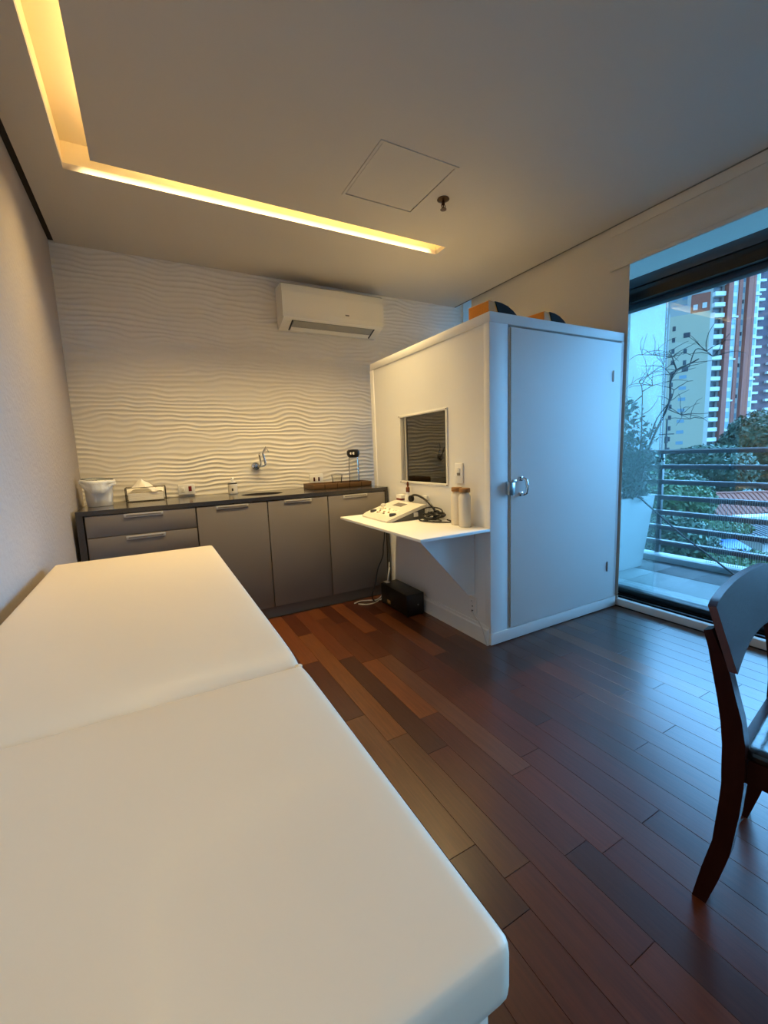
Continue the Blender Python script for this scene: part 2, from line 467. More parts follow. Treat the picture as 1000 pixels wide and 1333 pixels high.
# ------------------------------------------------------------------ window side
win = thing('window_1', 'wide sliding window', 'window', (3.5, -3.0, 0.0)); del win['label']; del win['category']; structure(win)
MB().cbox(3.337, 3.375, -5.95, -0.02, 0.0, 0.05, 0.004).build('sill', M_TRIMWHITE, win)
tk = MB().box(3.376, 3.62, -5.95, -0.02, -0.012, 0.022)
for xx in (3.40, 3.45, 3.50): tk.box(xx, xx+0.012, -5.95, -0.02, 0.02, 0.034)
tk.build('track', M_BLKMETAL, win)
MB().cbox(3.53, 3.62, -5.95, -0.02, 0.0, 0.07, 0.004).build('bottom_rail', M_BLKMETAL, win)
hd = MB().cbox(3.47, 3.62, -5.95, -0.02, 2.145, 2.225, 0.003); hd.box(3.44, 3.47, -5.95, -1.75, 2.13, 2.185)
hd.build('header', M_BLKMETAL, win)
MB().cbox(3.46, 3.62, -5.95, -0.02, 2.227, 2.29, 0.003).build('header_cap', M_TEALMETAL, win)
MB().cbox(3.53, 3.60, -5.95, -0.02, 2.105, 2.143, 0.003).build('top_rail', M_TEALMETAL, win)
MB().box(3.582, 3.59, -5.95, -0.02, 0.06, 2.115).build('pane', M_GLASSWIN, win)
MB().box(3.556, 3.559, -1.93, -0.5, 0.06, 2.115).build('pane', M_GLASSTEAL, win)
MB().box(3.582, 3.59, -5.95, -0.02, 2.28, SLAB).build('pane', M_GLASSWIN, win)
MB().box(3.40, 3.62, -0.02, 0.02, 0.0, SLAB).build('jamb', M_TRIMWHITE, win)
jw = structure(MB().box(3.337, 3.62, -6.0, -5.9, 0.0, SLAB).build('wall_right', M_WHITEWALL))

# roller blinds
b1 = thing('roller_blind', 'pale roller blind pulled all the way down behind the booth', 'blind', (3.337, -1.0, 0.06))
def blind_sheet(x, y0, y1, z0, z1):
    m = MB(); n = 14; vs = []; fs = []
    for k in range(n+1):
        z = z0+(z1-z0)*k/n
        dx = 0.003*math.sin(k*0.9)
        vs += [(x+dx, y0, z), (x+dx, y1, z), (x+dx+0.0015, y1, z), (x+dx+0.0015, y0, z)]
    for k in range(n):
        a = k*4
        for e in range(4): fs.append((a+e, a+(e+1) % 4, a+4+(e+1) % 4, a+4+e))
    fs += [(3, 2, 1, 0), (n*4, n*4+1, n*4+2, n*4+3)]
    return m.add(vs, fs, True)
blind_sheet(3.338, -1.80, -0.22, 0.055, H+0.03).build('cloth', M_BLIND, b1)
MB().cbox(3.330, 3.346, -1.80, -0.22, 0.052, 0.075, 0.003).build('hem_bar', M_BLIND, b1)
MB().tube([(3.37, -1.79, H+0.05), (3.37, -0.22, H+0.05)], 0.024, 16).build('roller', M_BLINDGREY, b1)
b2 = thing('roller_blind', 'beige roller blind rolled up with a short drop above the window', 'blind', (3.32, -3.5, 2.335))
blind_sheet(3.318, -5.2, -1.672, 2.345, H+0.03).build('cloth', M_BLIND, b2)
MB().cbox(3.311, 3.325, -5.2, -1.672, 2.335, 2.362, 0.004).build('hem_bar', M_BLIND, b2)
MB().cbox(3.308, 3.3155, -5.2, -1.672, H-0.062, H+0.02, 0.002).build('head_fascia', M_BLIND, b2)
MB().tube([(3.36, -5.2, H+0.06), (3.36, -1.82, H+0.06)], 0.024, 16).build('roller', M_BLINDGREY, b2)
structure(MB().box(3.302, 3.309, -5.9, -0.0, H-0.004, H+0.022).build('trim_2', M_BLINDGREY))

# ------------------------------------------------------------------ kitchen counter
ct = thing('countertop', 'long dark stone worktop with end panels along the wavy wall', 'countertop', (1.08, -0.3, 0.872))
m = MB()
# slab with an oval sink opening
cxs, cys, rx, ry = 1.165, -0.33, 0.155, 0.125
N = 48; x0, x1, y0, y1 = 0.022, 2.112, -0.602, -0.014
ring = []
for k in range(N):
    a = 2*PI*k/N; dx, dy = math.cos(a), math.sin(a)
    t = min(((x1-cxs) if dx > 0 else (x0-cxs))/dx if abs(dx) > 1e-9 else 1e9, ((y1-cys) if dy > 0 else (y0-cys))/dy if abs(dy) > 1e-9 else 1e9)
    ring.append([cxs+dx*t, cys+dy*t])
for cx_, cy_ in ((x0, y0), (x1, y0), (x0, y1), (x1, y1)):
    j = min(range(N), key=lambda q: (ring[q][0]-cx_)**2+(ring[q][1]-cy_)**2); ring[j] = [cx_, cy_]
vs = []
for z in (0.9, 0.872):
    vs += [(p[0], p[1], z) for p in ring]+[(cxs+rx*math.cos(2*PI*k/N), cys+ry*math.sin(2*PI*k/N), z) for k in range(N)]
fs = []
for k in range(N):
    j = (k+1) % N
    fs += [(k, j, N+j, N+k), (2*N+k, 3*N+k, 3*N+j, 2*N+j), (k, 2*N+k, 2*N+j, j), (N+k, N+j, 3*N+j, 3*N+k)]
m.add(vs, fs); m.build('slab', M_STONE, ct)
MB().box(0.022, 0.056, -0.602, -0.014, 0.0, 0.8715).build('side_panel', M_STONE, ct)
MB().box(2.088, 2.112, -0.602, -0.014, 0.0, 0.8715).build('side_panel', M_STONE, ct)
snk = thing('sink', 'oval steel sink sunk into the dark worktop below the tap', 'sink', (cxs, cys, 0.75))
MB().lathe([(0.02, 0.752), (0.10, 0.756), (0.148, 0.79), (0.158, 0.87), (0.166, 0.8718), (0.166, 0.869), (0.162, 0.868), (0.152, 0.785), (0.10, 0.748), (0.02, 0.744)], (0, 0, 0), 32,
           fn=lambda p, a: (p[0], p[1]*0.81, p[2])).v
sm = MB().lathe([(0.02, 0.752), (0.10, 0.756), (0.148, 0.79), (0.155, 0.8718), (0.162, 0.8718), (0.155, 0.785), (0.10, 0.748), (0.02, 0.744)], (0, 0, 0), 32, fn=lambda p, a: (p[0], p[1]*0.81, p[2]))
sm.v = [(x+cxs, y+cys, z) for x, y, z in sm.v]; sm.build('basin', M_CHROME, snk)
MB().lathe([(0.0, 0.7525), (0.018, 0.7530), (0.02, 0.7565), (0.0, 0.757)], (cxs, cys, 0), 16).build('drain', M_CHROMEP, snk)

def handle(parent, xa, xb, z):
    h = MB(); h.cbox(xa, xb, -0.604, -0.597, z-0.012, z+0.012, 0.002)
    o = h.build('handle', M_HANDLE, parent)
    g = MB().box(xa+0.012, xb-0.012, -0.6045, -0.600, z-0.004, z+0.0035).build('grip_groove', M_CAB, parent)
    return o
def carcass(parent, xa, xb):
    m = MB(); m.box(xa, xa+0.016, -0.578, -0.03, 0.085, 0.868); m.box(xb-0.016, xb, -0.578, -0.03, 0.085, 0.868)
    m.box(xa+0.016, xb-0.016, -0.578, -0.03, 0.085, 0.101); m.box(xa+0.016, xb-0.016, -0.046, -0.03, 0.101, 0.868)
    m.box(xa+0.016, xb-0.016, -0.578, -0.545, 0.845, 0.868)
    m.build('carcass', M_CAB, parent)
dc = thing('drawer_cabinet', 'grey drawer cabinet under the left end of the dark worktop', 'cabinet', (0.37, -0.3, 0.085))
carcass(dc, 0.060, 0.668)
for z0, z1, hz in ((0.737, 0.866, 0.856), (0.605, 0.733, 0.716), (0.35, 0.601, 0.585), (0.09, 0.346, 0.33)):
    d = MB().cbox(0.066, 0.6635, -0.600, -0.580, z0, z1, 0.0015).build('drawer', M_CAB, dc)
    handle(d, 0.262, 0.477, min(hz, z1-0.013))
for xa, xb, ha, hb, lab in ((0.670, 1.133, 0.793, 1.003, 'grey door cabinet between the drawers and the sink cabinet'),
                            (1.135, 1.589, 1.255, 1.460, 'grey middle door cabinet under the sink bowl'),
                            (1.591, 2.086, 1.718, 1.925, 'grey door cabinet behind the white wall desk')):
    c = thing('door_cabinet', lab, 'cabinet', ((xa+xb)/2, -0.3, 0.085), group='grey door cabinets under the worktop')
    if xa > 1.1 and xa < 1.2:
        m = MB(); m.box(xa, xa+0.016, -0.578, -0.03, 0.085, 0.735); m.box(xb-0.016, xb, -0.578, -0.03, 0.085, 0.735)
        m.box(xa+0.016, xb-0.016, -0.578, -0.03, 0.085, 0.101); m.box(xa+0.016, xb-0.016, -0.046, -0.03, 0.101, 0.735); m.build('carcass', M_CAB, c)
    elif xa < 0.7:
        m = MB(); m.box(xa, xa+0.016, -0.578, -0.03, 0.085, 0.868); m.box(xb-0.016, xb, -0.578, -0.03, 0.085, 0.735)
        m.box(xa+0.016, xb-0.016, -0.578, -0.03, 0.085, 0.101); m.box(xa+0.016, 1.0, -0.046, -0.03, 0.101, 0.868); m.build('carcass', M_CAB, c)
    else: carcass(c, xa, xb)
    d = MB().cbox(xa+0.0025, xb-0.0025, -0.600, -0.580, 0.09, 0.866, 0.0015).build('door', M_CAB, c)
    handle(d, ha, hb, 0.852)
k = MB().box(0.058, 2.086, -0.565, -0.55, 0.0, 0.084).build('kickboard', M_KICK)
tag(k, 'grey kickboard on the floor below the counter cabinets', 'kickboard')

# ------------------------------------------------------------------ soundproof booth
bt = thing('hearing_test_booth', 'tall white booth with a window and a door beside the balcony', 'booth', (2.72, -1.07, 0.0))
BX0, BX1, BY0, BY1, BH = 2.12, 3.318, -1.79, -0.36, 1.91
wx0, wx1, wz0, wz1 = -1.385, -0.820, 0.955, 1.432
def ywall(mb, xa, xb):
    mb.box(xa, xb, BY0+0.02, wx0, 0.05, 1.855); mb.box(xa, xb, wx1, BY1-0.01, 0.05, 1.855)
    mb.box(xa, xb, wx0, wx1, 0.05, wz0); mb.box(xa, xb, wx0, wx1, wz1, 1.855)
m = MB(); ywall(m, BX0+0.006, BX0+0.03); m.build('side_wall', M_BOOTH, bt)
m = MB(); ywall(m, BX0+0.031, BX0+0.06)
m.box(3.25, 3.30, BY0+0.08, BY1-0.06, 0.05, 1.855); m.box(BX0+0.062, 3.25, BY1-0.06, BY1-0.02, 0.05, 1.855)
m.box(BX0+0.062, 3.25, BY0+0.10, BY1-0.06, 0.02, 0.05)
m.build('lining', M_INSIDE, bt)
m = MB(); m.box(3.301, BX1, BY0+0.03, BY1-0.01, 0.05, 1.855); m.box(BX0+0.03, 3.30, BY1-0.019, BY1, 0.05, 1.855); m.build('outer_wall', M_BOOTH, bt)
MB().cbox(BX0, BX1, BY0, BY1, 1.855, BH, 0.003).build('roof_frame', M_BOOTH, bt)
MB().cbox(BX0-0.002, BX0+0.03, BY1-0.052, BY1+0.001, 0.0, 1.8545, 0.002).build('corner_post', M_BOOTH, bt)
MB().cbox(BX0-0.002, BX0+0.135, BY0, BY0+0.048, 0.075, 1.8545, 0.002).build('corner_post', M_BOOTH, bt)
MB().cbox(3.292, BX1+0.002, BY0, BY0+0.06, 0.075, 1.8545, 0.002).build('corner_post', M_BOOTH, bt)
MB().cbox(BX0-0.004, BX1+0.002, BY0-0.006, BY0+0.06, 0.004, 0.0745, 0.003).build('bottom_rail', M_BOOTH, bt)
m = MB(); m.prism([(BX0-0.016, 0.0), (BX0+0.006, 0.0), (BX0+0.006, 0.112), (BX0-0.004, 0.112), (BX0-0.008, 0.10), (BX0-0.016, 0.094)], 'y', BY0+0.012, -0.63)
m.build('skirting', M_BOOTH, bt)
MB().box(2.2565, 2.2645, BY0+0.016, BY0+0.06, 0.075, 1.8545).build('door_seal', M_BRASS, bt)
dr = MB().cbox(2.266, 3.288, BY0-0.006, BY0+0.042, 0.079, 1.842, 0.003).build('door', M_BOOTH, bt)
MB().box(2.2655, 2.272, BY0-0.0068, BY0-0.004, 0.085, 1.838).build('edge_band', M_LIDWOOD, dr)
h = MB()
h.tube([(2.352, BY0-0.004, 0.99), (2.352, BY0-0.03, 0.992), (2.360, BY0-0.042, 0.985), (2.366, BY0-0.046, 0.945), (2.360, BY0-0.042, 0.905), (2.352, BY0-0.03, 0.898), (2.352, BY0-0.004, 0.90)], 0.0095, 10)
h.cbox(2.337, 2.367, BY0-0.012, BY0-0.003, 0.977, 1.004, 0.003); h.cbox(2.337, 2.367, BY0-0.012, BY0-0.003, 0.886, 0.913, 0.003)
h.build('pull_handle', M_CHROMEP, dr)
l = MB(); l.cbox(2.228, 2.283, BY0-0.038, BY0-0.003, 0.900, 0.985, 0.012); l.cbox(2.245, 2.283, BY0-0.045, BY0-0.030, 0.975, 0.992, 0.004)
l.build('latch', M_CHROME, bt)
for hz in (1.622, 0.315, ):
    h = MB(); h.cbox(3.196, 3.212, BY0-0.009, BY0-0.004, hz-0.035, hz+0.035, 0.002); h.tube([(3.204, BY0-0.009, hz-0.036), (3.204, BY0-0.009, hz+0.036)], 0.0035, 8)
    h.build('hinge', M_CHROME if hz < 1 else M_BOOTH, dr)
wf = MB()
for a in ((wx0-0.014, wx1+0.014, wz1-0.002, wz1+0.012), (wx0-0.014, wx1+0.014, wz0-0.012, wz0+0.002)):
    wf.cbox(BX0-0.004, BX0+0.06, a[0], a[1], a[2], a[3], 0.002)
for a in ((wx0-0.014, wx0+0.002), (wx1-0.002, wx1+0.014)):
    wf.cbox(BX0-0.004, BX0+0.06, a[0], a[1], wz0+0.002, wz1-0.002, 0.002)
bw = wf.build('window_frame', M_TRIMWHITE, bt)
MB().box(BX0+0.014, BX0+0.019, wx0, wx1, wz0, wz1).build('pane', M_GLASSBOOTH, bw)
for ya_, yb_ in ((-0.066, -0.048), (-0.030, -0.022)): MB().box(BX0+0.006, BX0+0.0135, wx1+ya_, wx1+yb_, wz0+0.003, wz1-0.003).build('sliding_stile', M_HANDLE, bw)
sc = MB()
for yy, zz in ((wx0-0.008, wz0-0.006), (wx0-0.008, wz1+0.006), (wx1+0.008, wz0-0.006), (wx1+0.008, wz1+0.006)):
    MB().lathe([(0.0035, -0.0065), (0.0035, 0.0), (0.001, 0.002)], (BX0-0.002, yy, zz), 8, 'x').build('screw', M_BRASS, bw)

# the two wedges on the booth roof
def wedge(x, y, label, rz=0.0):
    t = thing('acoustic_wedge', label, 'wedge', (x, y, BH+0.001), rz, 'wedges on the booth roof')
    m = MB(); m.prism([(0, 0), (0.245, 0), (0.235, 0.012), (0.11, 0.062), (0.004, 0.07), (0, 0.066)], 'y', 0.0, 0.15)
    m.build('wooden_core', M_ORANGE, t, local=True)
    m = MB(); m.prism([(0.085, -0.0005), (0.252, -0.0005), (0.243, 0.016), (0.20, 0.042), (0.155, 0.060), (0.10, 0.069), (0.05, 0.070)], 'y', -0.005, 0.155)
    m.build('dark_cover', M_BLACKMAT, t, local=True)
    return t
wedge(2.150, -1.75, 'orange and black wedge on the booth roof, nearer the corner above the desk', 0.10)
wedge(2.60, -1.74, 'orange and black wedge on the booth roof, nearer the balcony window', 0.12)

def plate_socket(name, label, cat, c, w, h_, axis, mods, group=None):
    """wall plate with coloured inserts; axis gives the wall it is screwed to"""
    t = thing(name, label, cat, c, 0, group)
    m = MB()
    if axis == 'y':
        m.cbox(c[0]-w/2, c[0]+w/2, c[1]-0.012, c[1]-0.001, c[2]-h_/2, c[2]+h_/2, 0.003)
    else:
        m.cbox(c[0]-0.010, c[0]-0.001, c[1]-w/2, c[1]+w/2, c[2]-h_/2, c[2]+h_/2, 0.003)
    m.build('cover_plate', M_WHITEPL, t)
    for (du, dv, mw, mh, mt) in mods:
        q = MB()
        if axis == 'y': q.cbox(c[0]+du-mw/2, c[0]+du+mw/2, c[1]-0.017, c[1]-0.0115, c[2]+dv-mh/2, c[2]+dv+mh/2, 0.0015)
        else: q.cbox(c[0]-0.014, c[0]-0.0095, c[1]+du-mw/2, c[1]+du+mw/2, c[2]+dv-mh/2, c[2]+dv+mh/2, 0.0015)
        q.build('insert', mt, t)
    return t
WY = -0.010
plate_socket('wall_socket', 'white wall plate with one red outlet beside the paper towels', 'socket', (0.662, WY, 0.955), 0.118, 0.078, 'y',
             [(0.025, 0.004, 0.022, 0.038, M_RED), (-0.026, 0.0, 0.024, 0.040, M_WHITEPL), (-0.026, -0.002, 0.006, 0.016, M_BADGE)])
plate_socket('wall_socket', 'white wall plate with two dark red outlets behind the wooden tray', 'socket', (1.716, WY, 0.972), 0.125, 0.085, 'y',
             [(-0.022, -0.004, 0.015, 0.034, M_DARKRED), (0.022, -0.004, 0.015, 0.034, M_DARKRED)])
plate_socket('wall_socket', 'upright white socket plate on the booth above the two bottles', 'socket', (BX0+0.006, -1.512, 1.03), 0.075, 0.125, 'x',
             [(0, 0.022, 0.03, 0.026, M_WHITEPL), (0.0, -0.006, 0.028, 0.016, M_BADGE), (0, 0.03, 0.008, 0.008, M_BADGE)])
plate_socket('wall_socket', 'upright white socket plate low on the booth under the desk', 'socket', (BX0+0.006, -1.63, 0.205), 0.062, 0.115, 'x',
             [(0, 0.03, 0.03, 0.022, M_WHITEPL), (0.006, 0.03, 0.008, 0.010, M_BLACK), (0, -0.002, 0.008, 0.008, M_BADGE), (0, -0.034, 0.014, 0.014, M_BLACK)])
c = MB().tube([(BX0-0.006, -1.632, 0.172), (BX0-0.012, -1.655, 0.15), (BX0-0.012, -1.70, 0.12), (BX0-0.02, -1.74, 0.09), (BX0-0.024, -1.77, 0.03), (BX0-0.026, -1.785, 0.006)], 0.004, 8).build('power_cable', M_CABLEW)
tag(c, 'thin white cable from the low booth socket to the floor', 'cable')

# ------------------------------------------------------------------ wall desk on the booth
dk = thing('wall_desk', 'white shelf desk fixed to the booth under its window', 'desk', (1.88, -1.25, 0.29))
MB().cbox(1.636, 2.1175, -1.79, -0.715, 0.698, 0.715, 0.002).build('desktop', M_BOOTH, dk)
MB().prism([(1.70, 0.6975), (2.118, 0.6975), (2.118, 0.285), (2.07, 0.285)], 'y', -1.648, -1.63).build('bracket', M_BOOTH, dk)
m = MB(); m.box(2.10, 2.118, -1.112, -1.07, 0.50, 0.6975); m.box(2.096, 2.10, -1.108, -1.074, 0.51, 0.69); m.build('support_cleat', M_BOOTH, dk)

# audiometer console
au = thing('audiometer', 'beige sloping audiometer console with keys and knobs on the white desk', 'console', (1.93, -1.0, 0.716))
z0 = 0.716; ya, yb = -1.215, -0.815
prof = [(1.775, z0+0.004), (1.785, z0), (2.06, z0), (2.066, z0+0.088), (2.045, z0+0.094), (1.975, z0+0.080), (1.80, z0+0.030), (1.775, z0+0.018)]
m = MB(); m.prism([(1.795, z0), (2.055, z0), (2.060, z0+0.070), (1.975, z0+0.060), (1.80, z0+0.012)], 'y', ya+0.004, yb-0.004); m.build('base_shell', M_CONSOLEG, au)
def topz(x):
    pts = [(1.76, 0.010), (1.80, 0.028), (1.975, 0.078), (2.04, 0.094), (2.066, 0.096)]
    for (xa, za), (xb, zb) in zip(pts, pts[1:]):
        if x <= xb: return z0+za+(zb-za)*(x-xa)/(xb-xa)
    return z0+pts[-1][1]
m = MB(); n = 14; vs = []; fs = []
for i in range(n+1):
    x = 1.762+(2.064-1.762)*i/n
    fl_ = 0.02*max(0, 1-(x-1.762)/0.05)**2
    for j in range(9):
        v = j/8; y = ya-0.004+fl_+(yb-ya+0.008-2*fl_)*v
        vs.append((x, y, topz(x)))
for i in range(n+1):
    x = 1.762+(2.064-1.762)*i/n; fl_ = 0.02*max(0, 1-(x-1.762)/0.05)**2
    for j in range(9):
        v = j/8; y = ya-0.004+fl_+(yb-ya+0.008-2*fl_)*v
        vs.append((x, y, max(z0+0.001, topz(x)-0.022)))
K = (n+1)*9
for i in range(n):
    for j in range(8):
        a = i*9+j; fs += [(a, a+1, a+10, a+9), (K+a, K+a+9, K+a+10, K+a+1)]
for i in range(n):
    for j in (0, 8): a = i*9+j; fs.append((a, a+9, K+a+9, K+a))
for j in range(8):
    for i in (0, n): a = i*9+j; fs.append((a, a+1, K+a+1, K+a))
m.add(vs, fs, True); m.build('top_shell', M_CONSOLE, au)
def slope_box(x, y, wx, wy, t, lift=0.0):
    m = MB(); e = 0.0006
    zs_ = [topz(x-wx/2)+lift, topz(x+wx/2)+lift]
    vs = [(x-wx/2, y-wy/2, zs_[0]-e), (x+wx/2, y-wy/2, zs_[1]-e), (x+wx/2, y+wy/2, zs_[1]-e), (x-wx/2, y+wy/2, zs_[0]-e)]
    vs += [(a*0.9+x*0.1, b*0.9+y*0.1, c_+t) for a, b, c_ in vs]
    m.add(vs, [(3, 2, 1, 0), (4, 5, 6, 7), (0, 1, 5, 4), (1, 2, 6, 5), (2, 3, 7, 6), (3, 0, 4, 7)]); return m
slope_box(1.99, -0.99, 0.055, 0.13, 0.003).build('screen', M_LCD, au)
slope_box(1.865, -1.0, 0.105, 0.25, 0.002).build('keypad', M_KEY, au)
for i in range(4):
    for j in range(7):
        if random.random() < 0.2: continue
        slope_box(1.832+i*0.022, -1.095+j*0.031, 0.011, 0.016, 0.006).build('key', random.choice((M_CONSOLEG, M_KEY, M_CONSOLE, M_LIDWOOD)), au)
for yy in (-1.155, -0.875):
    x = 1.835; z = topz(x)
    MB().lathe([(0.024, -0.008), (0.024, 0.009), (0.021, 0.013), (0.0, 0.014)], (x, yy, z), 20).build('knob', M_KNOB, au)
MB().cbox(1.965, 2.0, ya-0.0015, ya+0.004, z0+0.02, z0+0.05, 0.001).build('port_label', M_CONSOLE, au)
m = MB(); m.lathe([(0.016, 0), (0.02, 0.008), (0.016, 0.018), (0.008, 0.022), (0, 0.022)], (1.93, -0.85, topz(1.93)-0.002), 14); m.build('microphone_base', M_CONSOLE, au)

# cables and headset heaped behind it
t = thing('headset', 'black headset arched over the back corner of the console', 'headset', (2.07, -1.2, 0.716))
def arc(pts, k=6):
    P = [Vector(p) for p in pts]; out = []
    P = [P[0]*2-P[1]]+P+[P[-1]*2-P[-2]]
    for i in range(1, len(P)-2):
        for s in range(k):
            u = s/k
            out.append(0.5*((2*P[i])+(-P[i-1]+P[i+1])*u+(2*P[i-1]-5*P[i]+4*P[i+1]-P[i+2])*u*u+(-P[i-1]+3*P[i]-3*P[i+1]+P[i+2])*u**3))
    out.append(P[-2]); return [p[:] for p in out]
hb = arc([(2.078, -1.005, 0.838), (2.082, -1.03, 0.862), (2.085, -1.10, 0.862), (2.088, -1.20, 0.832), (2.090, -1.275, 0.785), (2.085, -1.31, 0.745)])
MB().tube(hb, 0.008, 8).build('headband', M_BLACK, t)
MB().lathe([(0.03, -0.012), (0.034, 0.0), (0.03, 0.012), (0.0, 0.014)], (2.082, -1.318, 0.750), 18, 'x').build('ear_cup', M_BLACK, t)
MB().lathe([(0.022, -0.012), (0.026, 0.0), (0.022, 0.012), (0.0, 0.014)], (2.084, -1.000, 0.836), 18, 'x').build('ear_cup', M_BLACK, t)
t = thing('cable_bundle', 'tangled black cable coils on the desk beside the console', 'cables', (2.03, -1.35, 0.716))
rnd = random.Random(3)
for k in range(9):
    cx_, cy_ = 2.045+rnd.uniform(-.02, .02), -1.335+rnd.uniform(-.04, .03)
    ra, rb = rnd.uniform(.03, .055), rnd.uniform(.05, .10); zz = 0.722+0.007*k; a0 = rnd.uniform(0, 6); ti = rnd.uniform(-.018, .018)
    pts = [(cx_+ra*math.cos(a0+q*PI/10), cy_+rb*math.sin(a0+q*PI/10), max(0.722, zz+ti*math.sin(q*PI/10)*(k > 0))) for q in range(19)]
    pts = [(min(p[0], 2.105), p[1], p[2]) for p in pts]
    MB().tube(pts, 0.0045, 6).build('coil', M_BLACK if k % 3 else M_CONSOLEG, t)
m = MB().tube(arc([(1.99, -1.235, 0.724), (1.965, -1.30, 0.7215), (1.985, -1.38, 0.7215), (2.05, -1.465, 0.7215), (2.09, -1.47, 0.722), (2.09, -1.42, 0.728)]), 0.0045, 6); m.build('coil', M_BLACK, t)

# small bottle and box behind the console
t = thing('dropper_bottle', 'small bottle with an amber dropper top behind the console', 'bottle', (2.085, -0.965, 0.716))
MB().lathe([(0.024, 0), (0.026, 0.004), (0.026, 0.115), (0.022, 0.135), (0.013, 0.150), (0.013, 0.165)], (2.086, -0.955, 0.716), 20).build('body', M_WHITEPL, t)
MB().lathe([(0.015, 0.166), (0.015, 0.195), (0.012, 0.200), (0.007, 0.205), (0.009, 0.225), (0.006, 0.240), (0, 0.242)], (2.086, -0.955, 0.716), 16).build('dropper_cap', M_AMBER, t)
t = thing('small_box', 'small white box with a red band on the desk behind the console', 'box', (2.09, -0.85, 0.716))
MB().cbox(2.068, 2.112, -0.885, -0.815, 0.716, 0.855, 0.003).build('carton', M_WHITEPL, t)
MB().box(2.0672, 2.1128, -0.8855, -0.8145, 0.815, 0.828).build('band', M_RED, t)
t = thing('ear_tip_pack', 'small white packet standing behind the headset on the desk', 'packet', (2.1, -1.13, 0.716))
MB().cbox(2.100, 2.116, -1.175, -1.12, 0.716, 0.865, 0.003).build('packet', M_WHITEPL, t)

for x, y, lab in ((2.072, -1.545, 'cream bottle with a cork lid on the desk, left of its twin'),
                  (2.060, -1.635, 'cream bottle with a cork lid at the front edge of the desk')):
    t = thing('bottle', lab, 'bottle', (x, y, 0.716), group='two cream bottles on the desk')
    MB().lathe([(0.034, 0), (0.0365, 0.003), (0.0365, 0.172), (0.0345, 0.186), (0.028, 0.197), (0.027, 0.205), (0.0, 0.206)], (x, y, 0.716), 28).build('body', M_CREAMBOT, t)
    MB().lathe([(0.031, 0.2065), (0.033, 0.208), (0.033, 0.228), (0.031, 0.231), (0.0, 0.231)], (x, y, 0.716), 24).build('lid', M_LIDWOOD, t)

# black power box, cables on the floor
t = thing('power_unit', 'black power unit on the floor against the booth', 'power unit', (1.98, -0.93, 0.0))
MB().cbox(1.935, 2.085, -1.135, -0.745, 0.006, 0.165, 0.008).build('case', M_BLACK, t)
m = MB()
for a, b in ((1.95, -1.12), (2.07, -1.12), (1.95, -0.76), (2.07, -0.76)): MB().lathe([(0.01, 0), (0.01, 0.007)], (a, b, 0), 10).build('foot', M_BLACK, t)
MB().cbox(1.96, 1.99, -0.80, -0.75, 0.1655, 0.170, 0.001).build('tag', M_CABLEW, t)
MB().cbox(1.932, 1.935, -0.90, -0.85, 0.03, 0.055, 0.001).build('warning_label', M_LIDWOOD, t)
MB().lathe([(0.006, 0.0), (0.006, 0.004), (0.0, 0.005)], (2.03, -1.135, 0.08), 10, 'y').build('button', M_BADGE, t)
c = MB().tube(arc([(2.05, -0.63, 0.69), (2.045, -0.64, 0.52), (2.03, -0.64, 0.42), (2.02, -0.64, 0.34), (1.97, -0.64, 0.24), (1.935, -0.66, 0.14), (1.90, -0.66, 0.05), (1.895, -0.70, 0.008), (1.93, -0.73, 0.008)]), 0.005, 8).build('power_cable', M_BLACK)
tag(c, 'black cable hanging from the desk to the floor', 'cable')
for pts, lab in (([(2.085, -0.632, 0.28), (2.07, -0.64, 0.20), (2.03, -0.67, 0.09), (1.98, -0.70, 0.03), (1.90, -0.73, 0.006), (1.82, -0.74, 0.006), (1.76, -0.69, 0.006)], 'white cable looping over the floor below the worktop end, upper strand'),
                 ([(2.08, -0.645, 0.24), (2.02, -0.69, 0.10), (1.96, -0.72, 0.05), (1.92, -0.70, 0.012), (1.86, -0.66, 0.006), (1.80, -0.64, 0.006), (1.74, -0.66, 0.006)], 'white cable trailing along the kickboard, lower strand')):
    c = MB().tube(arc(pts), 0.0045, 8).build('data_cable', M_CABLEW); tag(c, lab, 'cable', 'white cables on the floor')
c = MB().tube(arc([(1.965, -0.70, 0.05), (1.985, -0.715, 0.075), (1.955, -0.735, 0.07), (1.96, -0.71, 0.04), (1.99, -0.70, 0.055), (1.96, -0.73, 0.02), (1.94, -0.70, 0.006)]), 0.0045, 8).build('data_cable', M_CABLEW)
tag(c, 'short knotted white cable beside the black power unit', 'cable', 'white cables on the floor')

# ------------------------------------------------------------------ air conditioner
ac = thing('air_conditioner', 'white split air conditioner high on the wavy wall', 'air conditioner', (1.9, -0.1, 2.21))
bp_ = [(-0.012, 2.205), (-0.012, 2.525), (-0.185, 2.520), (-0.205, 2.505), (-0.213, 2.45), (-0.213, 2.30), (-0.205, 2.268), (-0.195, 2.258), (-0.17, 2.245), (-0.055, 2.205)]
m = MB(); m.prism(bp_, 'x', 1.463, 2.343); m.build('body', M_AC, ac)
fp = [(-0.1855, 2.521), (-0.2075, 2.506), (-0.2165, 2.45), (-0.2165, 2.30), (-0.208, 2.266), (-0.19, 2.266), (-0.20, 2.30), (-0.20, 2.45)]
MB().prism(fp, 'x', 1.455, 2.350).build('front_panel', M_AC, ac)
lo = MB()
a = Vector((0, -0.188, 2.251)); b = Vector((0, -0.062, 2.203)); nrm = Vector((0, -0.355, -0.935))
